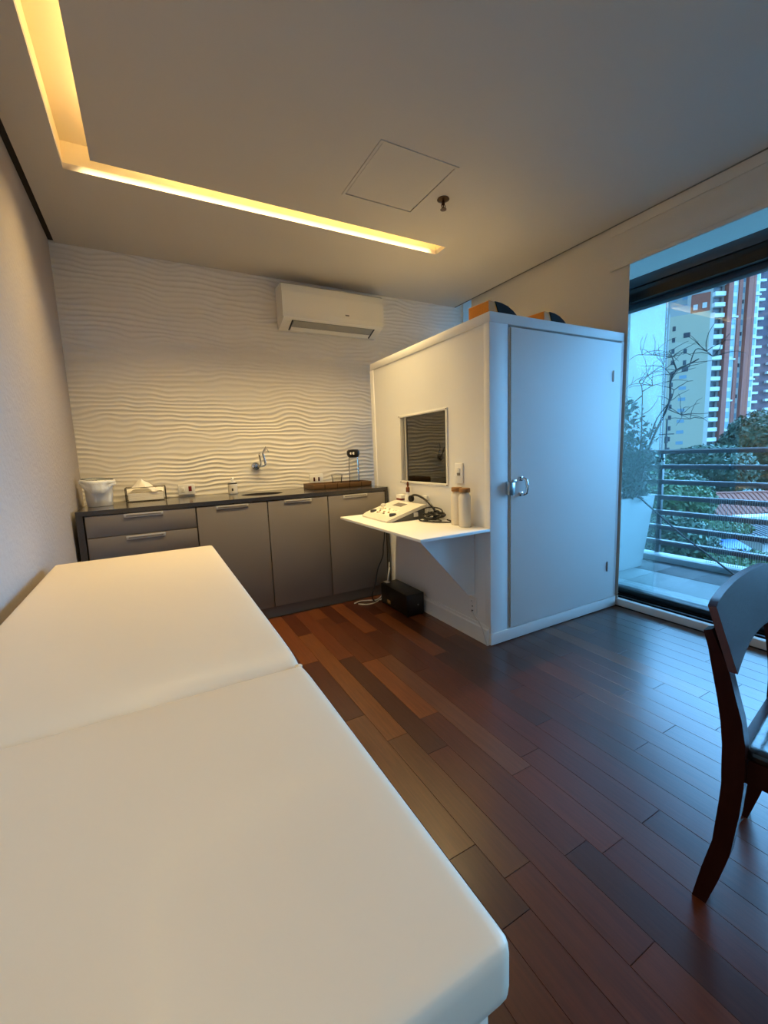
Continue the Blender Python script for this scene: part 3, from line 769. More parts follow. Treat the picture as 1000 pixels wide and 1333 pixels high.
def slab_on(mb, t0, t1_, x0_, x1_, th):
    p = a.lerp(b, t0); q = a.lerp(b, t1_); o_ = nrm*th
    vs = [(x0_, p.y, p.z), (x1_, p.y, p.z), (x1_, q.y, q.z), (x0_, q.y, q.z)]
    vs += [(x, y+o_.y, z+o_.z) for x, y, z in vs]
    mb.add(vs, [(0, 1, 2, 3), (7, 6, 5, 4), (0, 4, 5, 1), (1, 5, 6, 2), (2, 6, 7, 3), (3, 7, 4, 0)])
slab_on(lo, 0.05, 0.60, 1.55, 2.26, 0.005); lo.build('louvre', M_ACGREY, ac)
l2 = MB(); slab_on(l2, 0.64, 0.97, 1.55, 2.26, 0.005); l2.build('louvre', M_AC, ac)
l3 = MB(); slab_on(l3, 0.05, 0.97, 1.535, 1.546, 0.004); slab_on(l3, 0.05, 0.97, 2.264, 2.275, 0.004); slab_on(l3, 0.602, 0.638, 1.55, 2.26, 0.002); l3.build('outlet_gap', M_BLACK, ac)
MB().cbox(1.985, 2.02, -0.2185, -0.216, 2.318, 2.328, 0.0008).build('badge', M_BADGE, ac)

# ceiling sprinkler
sp = thing('sprinkler', 'small bronze sprinkler head hanging from the ceiling by the hatch', 'sprinkler', (2.07, -1.465, H-0.06))
MB().lathe([(0.034, 0.0), (0.036, -0.004), (0.018, -0.012), (0.012, -0.014)], (2.07, -1.465, H), 20).build('rosette', M_BRASS, sp)
m = MB().lathe([(0.009, -0.012), (0.009, -0.03), (0.004, -0.034), (0.004, -0.046), (0.008, -0.05)], (2.07, -1.465, H), 12)
for s in (-1, 1): m.tube([(2.07+s*0.008, -1.465, H-0.026), (2.07+s*0.014, -1.465, H-0.038), (2.07+s*0.004, -1.465, H-0.054)], 0.0025, 6)
m.build('head', M_BRASS, sp)
MB().lathe([(0.018, -0.055), (0.018, -0.058), (0.004, -0.060)], (2.07, -1.465, H), 14).build('deflector', M_BRASS, sp)

# ------------------------------------------------------------------ things on the worktop
ZT = 0.901
t = thing('bucket', 'white bucket with grey rim and white liner, left end of the worktop', 'bucket', (0.122, -0.27, ZT))
MB().lathe([(0.070, 0.0), (0.072, 0.003), (0.082, 0.155), (0.078, 0.155), (0.068, 0.008), (0.0, 0.008)], (0.122, -0.27, ZT), 32).build('body', M_WHITEPL, t)
MB().lathe([(0.089, 0.165), (0.093, 0.170), (0.092, 0.178), (0.087, 0.178), (0.086, 0.168)], (0.122, -0.27, ZT), 32,
           fn=lambda p, a: (p[0], p[1], p[2]+0.006*math.cos(a-2.5))).build('rim', M_GREYRIM, t)
rr = random.Random(5); ph_ = [rr.uniform(0, 6) for _ in range(4)]
def bagfn(p, a):
    k = 1+0.03*math.sin(5*a+ph_[0]+40*p[2])+0.025*math.sin(11*a+ph_[1]-60*p[2])+0.015*math.sin(23*a); d = (0.17-p[2])
    return (p[0]*(1+(k-1)*min(1, d/0.03)), p[1]*(1+(k-1)*min(1, d/0.03)), p[2]-max(0, d)*0.45*math.sin(2*a+ph_[2])*(p[2] > 0.1)+0.006*math.cos(a-2.5))
MB().lathe([(0.072, 0.03), (0.080, 0.166), (0.090, 0.1755), (0.098, 0.168), (0.1005, 0.156), (0.096, 0.146), (0.099, 0.136), (0.0975, 0.122), (0.092, 0.112), (0.087, 0.113)], (0.122, -0.27, ZT), 60, fn=bagfn).build('liner_bag', M_BAG, t)

t = thing('paper_towels', 'stack of folded paper towels in the wire tray on the worktop', 'paper towels', (0.388, -0.11, ZT))
m = MB()
for k in range(6): m.cbox(0.278+0.002*(k % 2), 0.500-0.002*(k % 3), -0.168, -0.048, ZT+0.006+k*0.0088, ZT+0.0142+k*0.0088, 0.002)
m.build('stack', M_PAPER, t)
m = MB(); vs = []; fs = []
n = 12
for i in range(n+1):
    for j in range(7):
        u, v = i/n, j/6
        vs.append((0.272+0.232*u, -0.170+0.125*v+0.010*math.sin(7*u), ZT+0.056+0.018*v+0.078*math.exp(-((u-0.42)/0.25)**2)*math.sin(PI*(0.15+0.65*v))+0.016*math.sin(9*u+3*v)**2))
for i in range(n):
    for j in range(6): q = i*7+j; fs.append((q, q+1, q+8, q+7))
nn = len(vs); vs += [(x, y, z-0.0015) for x, y, z in vs]; fs += [tuple(nn+i for i in f[::-1]) for f in fs]
m.add(vs, fs, True); m.build('loose_sheet', M_PAPER, t)
t = thing('wire_tray', 'dark wire tray holding paper towels on the worktop', 'tray', (0.388, -0.11, ZT))
m = MB(); x0_, x1_, y0_, y1_ = 0.264, 0.514, -0.178, -0.038
for z in (ZT+0.004, ZT+0.098): m.tube([(x0_, y0_, z), (x1_, y0_, z), (x1_, y1_, z), (x0_, y1_, z), (x0_, y0_, z)], 0.0025, 6)
m.build('rim_wire', M_WIRE, t)
for px_, py_ in ((x0_, y0_), (x1_, y0_), (x1_, y1_), (x0_, y1_)):
    MB().tube([(px_, py_, ZT+0.002), (px_, py_, ZT+0.10)], 0.003, 6).build('upright', M_WIRE, t)
m = MB()
for k in range(8): x = x0_+0.012+k*0.032; m.tube([(x, y0_, ZT+0.004), (x, y1_, ZT+0.004)], 0.0018, 5)
m.build('base_wires', M_WIRE, t)

t = thing('soap_dispenser', 'white pump soap bottle with a label left of the sink', 'soap bottle', (0.985, -0.12, ZT))
MB().lathe([(0.033, 0), (0.035, 0.003), (0.035, 0.078), (0.03, 0.085), (0.026, 0.087), (0, 0.087)], (0.985, -0.12, ZT), 24).build('body', M_WHITEPL, t)
MB().lathe([(0.0355, 0.012), (0.0358, 0.012), (0.0358, 0.07), (0.0355, 0.07)], (0.985, -0.12, ZT), 24).build('label', M_CONSOLE, t)
MB().lathe([(0.0362, 0.078), (0.0362, 0.084), (0.030, 0.087), (0.0, 0.0875)], (0.985, -0.12, ZT), 24).build('collar', M_WIRE, t)
m = MB().lathe([(0.026, 0.088), (0.022, 0.10), (0.010, 0.103), (0.008, 0.128), (0.0, 0.129)], (0.985, -0.12, ZT), 18); m.tube([(0.985, -0.12, ZT+0.125), (0.985, -0.165, ZT+0.122), (0.985, -0.17, ZT+0.112)], 0.006, 8)
m.build('pump', M_WHITEPL, t)
MB().cbox(0.972, 0.984, -0.157, -0.1545, ZT+0.026, ZT+0.046, 0.0008).build('label_mark', M_WIRE, t)

t = thing('tap', 'chrome wall tap with a swan spout above the sink', 'tap', (1.2, -0.02, 1.10))
MB().lathe([(0.034, 0.012), (0.035, 0.02), (0.030, 0.03), (0.018, 0.034), (0.016, 0.06), (0.0, 0.061)], (1.197, 0, 1.107), 24, 'y').build('wall_rosette', M_CHROMEP, t)
MB().tube(arc([(1.197, -0.05, 1.107), (1.225, -0.07, 1.105), (1.255, -0.08, 1.112), (1.262, -0.085, 1.13), (1.250, -0.09, 1.19), (1.247, -0.092, 1.205)]), 0.0085, 10).build('riser', M_CHROMEP, t)
MB().tube(arc([(1.223, -0.065, 1.108), (1.225, -0.085, 1.13), (1.213, -0.11, 1.19), (1.212, -0.115, 1.205), (1.218, -0.12, 1.196)]), 0.007, 10).build('spout', M_CHROMEP, t)
MB().tube([(1.245, -0.092, 1.203), (1.262, -0.095, 1.235), (1.275, -0.10, 1.262)], [0.008, 0.010, 0.006], 8).build('lever', M_CHROME, t)
MB().lathe([(0.0, -0.006), (0.006, -0.004), (0.006, 0.004), (0.0, 0.006)], (1.292, -0.10, 1.222), 10).build('lever_tip', M_CHROME, t)
m = MB().tube([(1.270, -0.098, 1.248), (1.284, -0.10, 1.238), (1.292, -0.10, 1.222)], 0.003, 6); m.build('lever_arm', M_CHROME, t)

tr = thing('wooden_tray', 'shallow brown slatted wooden tray at the right end of the worktop', 'tray', (1.85, -0.24, ZT))
MB().box(1.575, 2.075, -0.36, -0.12, ZT, ZT+0.012).build('tray_base', M_TRAY, tr)
for a in ((1.565, 2.085, -0.372, -0.36), (1.565, 2.085, -0.12, -0.108)): MB().cbox(*a, ZT, ZT+0.042, 0.003).build('tray_side', M_TRAY, tr)
for a in ((1.565, 1.575, -0.36, -0.12), (2.075, 2.085, -0.36, -0.12)): MB().cbox(*a, ZT, ZT+0.042, 0.003).build('tray_end', M_TRAY, tr)
m = MB()
for k in range(4): x = 1.655+k*0.11; MB().box(x, x+0.006, -0.3735, -0.371, ZT+0.002, ZT+0.04).build('slat_joint', M_BRASS, tr)
zt2 = ZT+0.0125
t = thing('glass_saucer', 'flat glass saucer on the wooden tray under the drinking glass', 'saucer', (1.83, -0.22, zt2))
MB().lathe([(0.04, 0.0), (0.068, 0.006), (0.082, 0.012), (0.083, 0.014), (0.066, 0.009), (0.0, 0.004)], (1.83, -0.22, zt2), 28).build('dish', M_GLASSCLEAR, t)
tag(t, t['label'], 'saucer')
t = thing('drinking_glass', 'low clear drinking glass on a saucer on the wooden tray', 'glass', (1.83, -0.22, zt2+0.005))
MB().lathe([(0.033, 0.006), (0.036, 0.008), (0.048, 0.088), (0.049, 0.092), (0.046, 0.092), (0.034, 0.016), (0.0, 0.014)], (1.83, -0.22, zt2), 24).build('bowl', M_GLASSCLEAR, t)
t = thing('carafe', 'tall clear carafe with a black lid on the wooden tray', 'carafe', (1.985, -0.24, zt2))
MB().lathe([(0.040, 0.0), (0.044, 0.004), (0.044, 0.19), (0.040, 0.215), (0.040, 0.235), (0.037, 0.235), (0.0405, 0.19), (0.0405, 0.008), (0.0, 0.006)], (1.985, -0.24, zt2), 28).build('vessel', M_GLASSCLEAR, t)
MB().lathe([(0.036, 0.232), (0.048, 0.242), (0.056, 0.262), (0.055, 0.288), (0.044, 0.300), (0.0, 0.304)], (1.985, -0.24, zt2), 28).build('lid', M_NAVY, t)
lm = MB()
for a, w_ in ((-2.35, 0.011), (-1.95, 0.012)):
    x, y = 1.985+0.0562*math.cos(a), -0.24+0.0562*math.sin(a)
    lm.lathe([(0.0, -0.002), (w_, -0.001), (w_, 0.001), (0.0, 0.002)], (x, y, zt2+0.268), 12, 'y')
lm.build('lid_mark', M_WHITEPL, t)

# ------------------------------------------------------------------ treatment couch
cv = thing('treatment_couch', 'long cream vinyl treatment couch in two sections along the left wall', 'couch', (0.355, -2.4, 0.0))
def puff(x0_, x1_, y0_, y1_, zt):
    def f(c):
        if c.z > zt-0.03:
            u = (c.x-x0_)/(x1_-x0_)*2-1; v = (c.y-y0_)/(y1_-y0_)*2-1
            g = max(0, 1-u**6)*max(0, 1-v**8)
            c.z -= 0.018*math.exp(-abs(c.y+2.82)/0.030)*(1.0 if c.y > -2.82 else 0.35)
            c.z += 0.006*g+0.0016*math.sin(9*c.x+14*c.y+1.2*math.sin(5*c.y))*g
        return c
    return f
ZB = 0.762
MB().rbox(0.042, 0.662, -2.818, -1.43, ZB-0.062, ZB, 0.011, 30, 44, 6, puff(0.042, 0.662, -2.818, -1.43, ZB)).build('cushion', M_BEDVINYL, cv)
MB().rbox(0.042, 0.662, -3.392, -2.822, ZB-0.062, ZB, 0.011, 30, 26, 6, puff(0.042, 0.662, -3.392, -2.822, ZB)).build('cushion', M_BEDVINYL, cv)
MB().cbox(0.056, 0.648, -3.378, -1.445, 0.60, ZB-0.0625, 0.006).build('frame', M_BEDVINYL, cv)
for x in (0.10, 0.60):
    for y in (-3.28, -2.42, -1.55):
        MB().cbox(x-0.03, x+0.03, y-0.03, y+0.03, 0.0, 0.5995, 0.004).build('leg', M_BEDVINYL, cv)
for y in (-3.28, -1.55): MB().cbox(0.131, 0.569, y-0.015, y+0.015, 0.16, 0.21, 0.003).build('stretcher', M_BEDVINYL, cv)
m = MB()
m.lathe([(0.0, -0.006), (0.007, -0.003), (0.008, 0.004), (0.0, 0.006)], (0.655, -2.82, ZB-0.012), 10); m.build('seam_tuck', M_BEDVINYL, cv)

# ------------------------------------------------------------------ chair
ch = thing('dining_chair', 'dark wooden chair with curved legs and black seat at the right edge', 'chair', (1.561, -3.138, 0.0), math.radians(9))
# local: x across the chair, y = backwards (so forward is -y)
Lr = [(0.000, 0.0), (0.015, 0.094), (0.033, 0.186), (0.040, 0.298), (0.042, 0.349), (0.040, 0.387), (0.038, 0.447), (0.032, 0.503), (0.023, 0.558), (0.008, 0.631), (-0.002, 0.681), (-0.013, 0.720)]
Rf = [(0.003, 0.727), (0.020, 0.685), (0.040, 0.638), (0.057, 0.574), (0.071, 0.523), (0.080, 0.470), (0.083, 0.413), (0.084, 0.358), (0.080, 0.283), (0.069, 0.170), (0.052, 0.088), (0.030, 0.0)]
def leg_bm(xa, xb, lean=0.0):
    m = MB(); n = len(Lr); vs = []
    for x in (xa, xb):
        vs += [(x+lean*z, -s, z) for s, z in Lr]+[(x+lean*z, -s, z) for s, z in Rf[::-1]]
    fs = []
    N2 = 2*n
    for i in range(n-1):
        fs += [(i, i+1, n+i+1, n+i), (N2+i, N2+n+i, N2+n+i+1, N2+i+1), (i, N2+i, N2+i+1, i+1), (n+i, n+i+1, N2+n+i+1, N2+n+i)]
    fs += [(0, n, N2+n, N2), (n-1, N2+n-1, N2+2*n-1, 2*n-1)]
    return m.add(vs, fs)
leg_bm(0.0, 0.034).build('leg', M_CHAIR, ch, local=True)
leg_bm(0.394, 0.428, 0.14).build('leg', M_CHAIR, ch, local=True)
for xa in (0.015, 0.44):
    m = MB(); vs = []
    for z, s0, s1 in ((0.0, 0.447, 0.475), (0.2, 0.440, 0.475), (0.42, 0.43, 0.475)):
        vs += [(xa, -s0, z), (xa+0.034, -s0, z), (xa+0.034, -s1, z), (xa, -s1, z)]
    fs = [(3, 2, 1, 0), (8, 9, 10, 11)]+[(r+e, r+(e+1) % 4, r+4+(e+1) % 4, r+4+e) for r in (0, 4) for e in range(4)]
    m.add(vs, fs).build('leg', M_CHAIR, ch, local=True)
# curved back panel, mounted on the front of the posts
m = MB(); nu, nv = 20, 6; vs = []; fs = []
for side in (0, 1):
    for i in range(nu+1):
        u = i/nu; bow = -0.010*math.sin(PI*u)
        zt = 0.784+0.014*math.sin(PI*u)**0.5; zb = 0.636+0.022*math.sin(PI*u)
        for j in range(nv+1):
            z = zb+(zt-zb)*j/nv
            s = 0.0405-(z-0.636)*0.325+bow+side*0.017
            vs.append((-0.002+0.536*u, -s, z))
K = (nu+1)*(nv+1)
for i in range(nu):
    for j in range(nv):
        q = i*(nv+1)+j; fs += [(q, q+1, q+nv+2, q+nv+1), (K+q, K+q+nv+1, K+q+nv+2, K+q+1)]
    for j in (0, nv): q = i*(nv+1)+j; fs.append((q, q+nv+1, K+q+nv+1, K+q))
m.add(vs, fs, True); bpnl = m.build('back_panel', M_CHAIR, ch, local=True)
me_ = MB(); vs = []; fs = []
for i in (0, nu):
    u = i/nu; e = -0.0006 if i == 0 else 0.0006
    for side in (0, 1):
        for j in range(nv+1):
            z = 0.636+(0.784-0.636)*j/nv; s = 0.0405-(z-0.636)*0.325+side*0.017
            vs.append((-0.002+0.536*u+e, -s, z))
for b0 in (0, 2*(nv+1)):
    fs = [(j, j+1, nv+1+j+1, nv+1+j) for j in range(nv)]
    MB().add(vs[b0:b0+2*(nv+1)], fs).build('panel_edge', M_CHAIREND, ch, local=True)
m = MB()
m.box(0.034, 0.446, -0.072, -0.052, 0.362, 0.422); m.box(0.049, 0.440, -0.462, -0.442, 0.362, 0.422)
m.box(0.022, 0.040, -0.445, -0.084, 0.362, 0.422); m.box(0.444, 0.462, -0.442, -0.084, 0.362, 0.422)
m.build('apron', M_CHAIR, ch, local=True)
MB().rbox(0.022, 0.470, -0.485, -0.076, 0.4225, 0.446, 0.008, 12, 12, 3, None).build('seat', M_SEATBLK, ch, local=True)

# ------------------------------------------------------------------ balcony
bal = thing('balcony', 'tiled balcony floor with a pale kerb outside the window', 'balcony', (4.3, -3.0, -0.2))
MB().box(3.625, 5.12, YF-1, 1.2, -0.22, -0.045).build('slab', M_KERB, bal)
tx = [(3.63, 4.06), (4.064, 4.50)]
tm = MB().cbox(0, 0.430, 0, 0.874, -0.014, 0, 0.0025).mesh('tile', M_TILE)
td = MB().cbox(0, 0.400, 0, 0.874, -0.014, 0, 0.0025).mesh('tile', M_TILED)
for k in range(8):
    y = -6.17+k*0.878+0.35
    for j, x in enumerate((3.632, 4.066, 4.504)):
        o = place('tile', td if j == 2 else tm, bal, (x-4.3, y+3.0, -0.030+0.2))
MB().cbox(4.908, 5.10, YF-1, 1.2, -0.045, 0.020, 0.006).build('kerb', M_KERB, bal)

rl = thing('balcony_railing', 'dark horizontal slat railing along the balcony edge', 'railing', (5.03, -2.5, 0.02))
sm_ = MB().prism([(-0.045, -0.042), (0.03, -0.042), (0.03, 0.0), (-0.030, 0.0), (-0.045, -0.012)], 'y', -3.4, 3.4).mesh('slat', M_SLAT)
for z in (1.098, 0.948, 0.793, 0.636, 0.480, 0.325, 0.168):
    place('slat', sm_, rl, (0.0, 0.0, z-0.02))
for y in (-5.4, -3.7, -2.0-0.9, -1.13, 0.4):
    MB().cbox(5.061, 5.10, y-0.02, y+0.02, 0.021, 1.09, 0.003).build('post', M_POST, rl)
m = MB()
y = -5.8
while y < -1.62:
    m.box(4.978, 4.9795, y, y+0.0028, 0.025, 0.64); y += 0.0175
for z in (0.03, 0.34, 0.638): m.box(4.978, 4.9795, -5.8, -1.62, z, z+0.002)
o = m.build('safety_mesh', M_KERB, rl); o['kind'] = 'stuff'

pl = thing('planter', 'tall white tapered planter at the left end of the balcony', 'planter', (4.35, -0.95, -0.03))
m = MB()
def frust(mb, zb, zt, b, t_):
    vs = [(b[0], b[2], zb), (b[1], b[2], zb), (b[1], b[3], zb), (b[0], b[3], zb), (t_[0], t_[2], zt), (t_[1], t_[2], zt), (t_[1], t_[3], zt), (t_[0], t_[3], zt)]
    return vs
vo = frust(m, -0.029, 0.665, (4.02, 4.60, -1.24, -0.70), (3.94, 4.72, -1.275, -0.64))
vi = frust(m, 0.60, 0.665, (3.98, 4.68, -1.24, -0.67), (3.97, 4.69, -1.248, -0.665))
m.add(vo+vi, [(3, 2, 1, 0)]+[(k, (k+1) % 4, 4+(k+1) % 4, 4+k) for k in range(4)]+[(4+k, 4+(k+1) % 4, 12+(k+1) % 4, 12+k) for k in range(4)]+[(12+k, 12+(k+1) % 4, 8+(k+1) % 4, 8+k) for k in range(4)]+[(8, 9, 10, 11)])
m.build('pot', M_PLANTER, pl)
MB().box(3.985, 4.675, -1.235, -0.675, 0.601, 0.625).build('soil', M_BARK, pl)
c = MB().tube([(4.36, -1.318, 0.69), (4.55, -1.62, 0.34), (4.755, -1.996, -0.018)], 0.008, 6).build('stay_cable', M_POST)
tag(c, 'thin dark cable slanting from the planter rim down to the balcony floor', 'cable')

def leaves(n, centre, rad, size, seed, shell=0.55, squash=1.0, lump=5):
    """leaf blades scattered in a lumpy crown"""
    r = np.random.default_rng(seed)
    d = r.normal(size=(n, 3)); d /= np.linalg.norm(d, axis=1)[:, None]
    cc = r.normal(size=(lump, 3)); cc /= np.linalg.norm(cc, axis=1)[:, None]
    b = 1.0+0.22*np.max(np.maximum(0, d@cc.T)**6, axis=1)-0.12
    rr = (shell+(1-shell)*r.random(n)**0.6)*b
    p = d*rr[:, None]*np.array(rad)+np.array(centre)
    t = r.normal(size=(n, 3)); t /= np.linalg.norm(t, axis=1)[:, None]
    q = np.cross(t, d+0.3*r.normal(size=(n, 3))); q /= np.linalg.norm(q, axis=1)[:, None]+1e-9
    s = size*(0.6+0.8*r.random(n))[:, None]
    V = np.stack([p-t*s, p+q*s*0.45, p+t*s, p-q*s*0.45], 1).reshape(-1, 3)
    F = np.arange(4*n).reshape(-1, 4)
    return V.tolist(), F.tolist()

sh = thing('potted_shrub', 'leafy shrub with long bare twigs growing in the white planter', 'shrub', (4.35, -0.95, 0.62))
m = MB()
for c_, r_, n, sd in (((4.25, -1.0, 0.82), (0.36, 0.28, 0.24), 700, 1), ((4.38, -1.12, 0.98), (0.26, 0.24, 0.28), 520, 2), ((4.46, -1.24, 0.80), (0.22, 0.16, 0.18), 330, 3), ((4.42, -1.18, 1.22), (0.24, 0.22, 0.26), 300, 4), ((4.46, -1.34, 1.00), (0.14, 0.16, 0.16), 150, 5), ((4.40, -1.14, 1.44), (0.2, 0.16, 0.2), 110, 6)):
    V, F = leaves(n, c_, r_, 0.033, sd, 0.05); m.add(V, F)
o = m.build('foliage', M_LEAF3, sh); o['kind'] = 'stuff'
tw = [([(4.45, -1.20, 0.62), (4.45, -1.275, 0.75), (4.45, -1.319, 1.009), (4.45, -1.378, 1.216), (4.45, -1.5, 1.507), (4.45, -1.504, 1.689), (4.45, -1.548, 1.777), (4.45, -1.641, 1.809), (4.45, -1.713, 1.837)], 0.013),
      ([(4.45, -1.548, 1.777), (4.44, -1.512, 1.892), (4.43, -1.491, 1.947)], 0.007), ([(4.45, -1.504, 1.689), (4.46, -1.495, 1.748), (4.48, -1.441, 1.809)], 0.006),
      ([(4.44, -1.512, 1.892), (4.45, -1.344, 1.946), (4.45, -1.249, 1.967)], 0.005), ([(4.42, -1.20, 0.62), (4.43, -1.25, 0.9), (4.45, -1.27, 1.151), (4.45, -1.272, 1.431), (4.45, -1.262, 1.666), (4.45, -1.231, 1.733)], 0.009),
      ([(4.45, -1.263, 1.639), (4.47, -1.343, 1.681), (4.48, -1.453, 1.697)], 0.005), ([(4.45, -1.352, 1.204), (4.43, -1.417, 1.383), (4.42, -1.525, 1.524), (4.42, -1.551, 1.611)], 0.008),
      ([(4.45, -1.643, 1.784), (4.46, -1.681, 1.917), (4.47, -1.754, 1.889), (4.48, -1.80, 1.84)], 0.005), ([(4.45, -1.265, 1.604), (4.44, -1.167, 1.547), (4.43, -1.104, 1.661)], 0.005),
      ([(4.45, -1.497, 1.455), (4.47, -1.592, 1.40), (4.48, -1.66, 1.36)], 0.004), ([(4.45, -1.26, 1.708), (4.46, -1.299, 1.769), (4.47, -1.427, 1.845)], 0.004)]
rt = random.Random(11)
for pts, r0 in tw:
    P = arc(pts, 4); n = len(P)
    MB().tube(P, [r0*(1-0.65*i/(n-1)) for i in range(n)], 6).build('branch', M_BARK, sh)
m = MB()
for k in range(70):
    pts, r0 = rt.choice(tw); b0 = Vector(rt.choice(pts[1:]))
    if b0.z < 1.1: continue
    p = b0.copy(); d = Vector((rt.uniform(-.4, .4), rt.uniform(-1, 1), rt.uniform(-.1, 1))).normalized(); q = [p[:]]
    for s in range(4):
        p = p+d*rt.uniform(.035, .07); d = (d+Vector((rt.uniform(-.3, .3), rt.uniform(-.4, .4), rt.uniform(-.4, .2)))).normalized(); q.append(p[:])
    m.tube(q, [0.0032, 0.0028, 0.0024, 0.002, 0.0014], 4)
o = m.build('twigs', M_BARK, sh); o['kind'] = 'stuff'

# ------------------------------------------------------------------ city beyond the balcony
g = MB().box(5.5, 420, -160, 260, -9.4, -9.0).build('street_ground', M_GROUND)
structure(g)
RZ = -0.4978
def tree(label, c, r, n, size, seed, leaf, group='trees beyond the balcony'):
    t = thing('tree', label, 'tree', (c[0], c[1], -9.0), 0, group)
    m = MB()
    V, F = leaves(n, c, r, size, seed, 0.62, 1.0, 12); m.add(V, F)
    V, F = leaves(n//3, c, (r[0]*.7, r[1]*.7, r[2]*.7), size*1.2, seed+50, 0.2, 1.0, 6); m.add(V, F)
    o = m.build('crown', leaf, t); o['kind'] = 'stuff'
    m = MB(); zc = c[2]
    m.tube([(c[0], c[1], -8.99), (c[0]+.1, c[1], (zc-9)/2-1), (c[0], c[1], zc)], [0.3, 0.22, 0.12], 8)
    rr_ = random.Random(seed)
    for k in range(5):
        a = rr_.uniform(0, 6.28)
        m.tube([(c[0], c[1], zc-r[2]*0.9), (c[0]+r[0]*.35*math.cos(a), c[1]+r[1]*.35*math.sin(a), zc-r[2]*.3), (c[0]+r[0]*.6*math.cos(a), c[1]+r[1]*.6*math.sin(a), zc+r[2]*.2)], [0.11, 0.08, 0.04], 6)
    m.build('trunk', M_BARK, t)
tree('dark green tree with broad crown below the cream tower', (49.5, 18.5, -1.9), (4.2, 4.2, 2.7), 13000, 0.22, 21, M_LEAF1)
tree('dark green tree with the tallest crown, at the right edge behind the railing', (60.5, 17.2, -0.2), (5.6, 5.6, 4.2), 16000, 0.25, 22, M_LEAF1)
tree('bright green tree behind the third and fourth railing slats', (24.4, 8.5, -2.0), (1.9, 1.9, 1.35), 7000, 0.12, 24, M_LEAF2)
tree('green tree low behind the railing, right of the planter', (16.7, 4.3, -2.5), (1.35, 1.3, 1.2), 6000, 0.09, 25, M_LEAF1)
tree('dark green tree between the bright green tree and the red roof', (33.4, 12.8, -2.2), (2.2, 2.2, 1.5), 8000, 0.15, 26, M_LEAF1)
tree('mixed green treetop below the blue tarpaulin, just over the kerb', (16.2, 2.2, -3.05), (1.6, 1.4, 0.8), 7000, 0.09, 27, M_LEAF2)
tree('green treetop in front of the grey sheet roof', (23.4, 6.3, -2.95), (1.6, 1.5, 0.55), 5000, 0.10, 28, M_LEAF2)
tree('pale green tree behind the planter, seen through the shrub', (37.2, 18.0, -1.6), (2.6, 2.6, 2.2), 8000, 0.17, 29, M_LEAF2)

def house_roof(name, label, c, rz, sx, sy, ze, zr, m_roof, m_wall, cat='house', group=None):
    t = thing(name, label, cat, (c[0], c[1], -9.0), rz, group)
    zz = ze+9.0; zt = zr+9.0
    MB().box(-sx+0.3, sx-0.3, -sy+0.3, sy-0.3, 0, zz-0.02).build('walls', m_wall, t, local=True)
    m = MB(); rgl = sx*0.62
    vs = [(-sx, -sy, zz), (sx, -sy, zz), (sx, sy, zz), (-sx, sy, zz), (-rgl, 0, zt), (rgl, 0, zt), (-sx, -sy, zz-0.15), (sx, -sy, zz-0.15), (sx, sy, zz-0.15), (-sx, sy, zz-0.15)]
    m.add(vs, [(0, 1, 5, 4), (1, 2, 5), (2, 3, 4, 5), (3, 0, 4), (6, 7, 1, 0), (7, 8, 2, 1), (8, 9, 3, 2), (9, 6, 0, 3), (9, 8, 7, 6)])
    m.build('roof', m_roof, t, local=True)
    m = MB(); m.tube([(-rgl, 0, zt+.03), (rgl, 0, zt+.03)], 0.10, 6)
    for sgx in (-1, 1):
        for sgy in (-1, 1): m.tube([(sgx*rgl, 0, zt+.03), (sgx*sx, sgy*sy, zz+.05)], 0.09, 6)
    m.build('ridge', m_roof, t, local=True)
    # tile courses on the slope that faces the balcony
    m = MB(); k = 0
    for i in range(int(2*sx/0.34)):
        x = -sx+0.17+i*0.34
        lim = 1.0 if abs(x) <= rgl else (sx-abs(x))/(sx-rgl)
        if lim < 0.08: continue
        a_ = (x, -sy, zz+0.02); b_ = (x, -sy+sy*lim, zz+(zt-zz)*lim+0.02)
        m.tube([a_, b_], 0.06, 5)
    o = m.build('tile_courses', m_roof, t, local=True); o['kind'] = 'stuff'
    return t
house_roof('house', 'house with a pink red tiled hip roof behind the railing', (41.4, 12.6), RZ-0.12, 4.6, 3.4, -5.3, -3.05, M_ROOF, M_BEIGE, 'house', 'low houses beyond the balcony')
house_roof('house', 'house with a brown tiled roof at the right, in front of the red roof', (36.6, 7.0), RZ+0.1, 3.0, 2.4, -4.6, -3.4, M_ROOF2, M_WHITEF, 'house', 'low houses beyond the balcony')
t = thing('shed', 'shed with a pale grey sheet roof behind the railing mesh', 'shed', (28.0, 5.6, -9.0), RZ)
MB().box(-1.3, 1.6, -1.0, 1.0, 0, 5.2).build('walls', M_WHITEF, t, local=True)
m = MB(); m.add([(-1.5, -1.3, 5.1), (1.9, -1.3, 5.1), (1.9, 1.3, 5.55), (-1.5, 1.3, 5.55), (-1.5, -1.3, 5.2), (1.9, -1.3, 5.2), (1.9, 1.3, 5.65), (-1.5, 1.3, 5.65)], [(3, 2, 1, 0), (4, 5, 6, 7), (0, 1, 5, 4), (1, 2, 6, 5), (2, 3, 7, 6), (3, 0, 4, 7)])
for i in range(14): m.tube([(-1.4+i*0.24, -1.3, 5.22), (-1.4+i*0.24, 1.3, 5.67)], 0.04, 5)
m.build('sheet_roof', M_GREYROOF, t, local=True)
t = thing('canopy', 'long white canopy edge below the brown roof', 'canopy', (31.5, 7.4, -9.0), RZ)
MB().box(-1.2, 1.4, -0.4, 0.5, 5.55, 5.72).build('sheet', M_WHITEF, t, local=True)
for x in (-1.0, 1.2): MB().tube([(x, 0, 0), (x, 0, 5.55)], 0.05, 6).build('pole', M_POST, t, local=True)
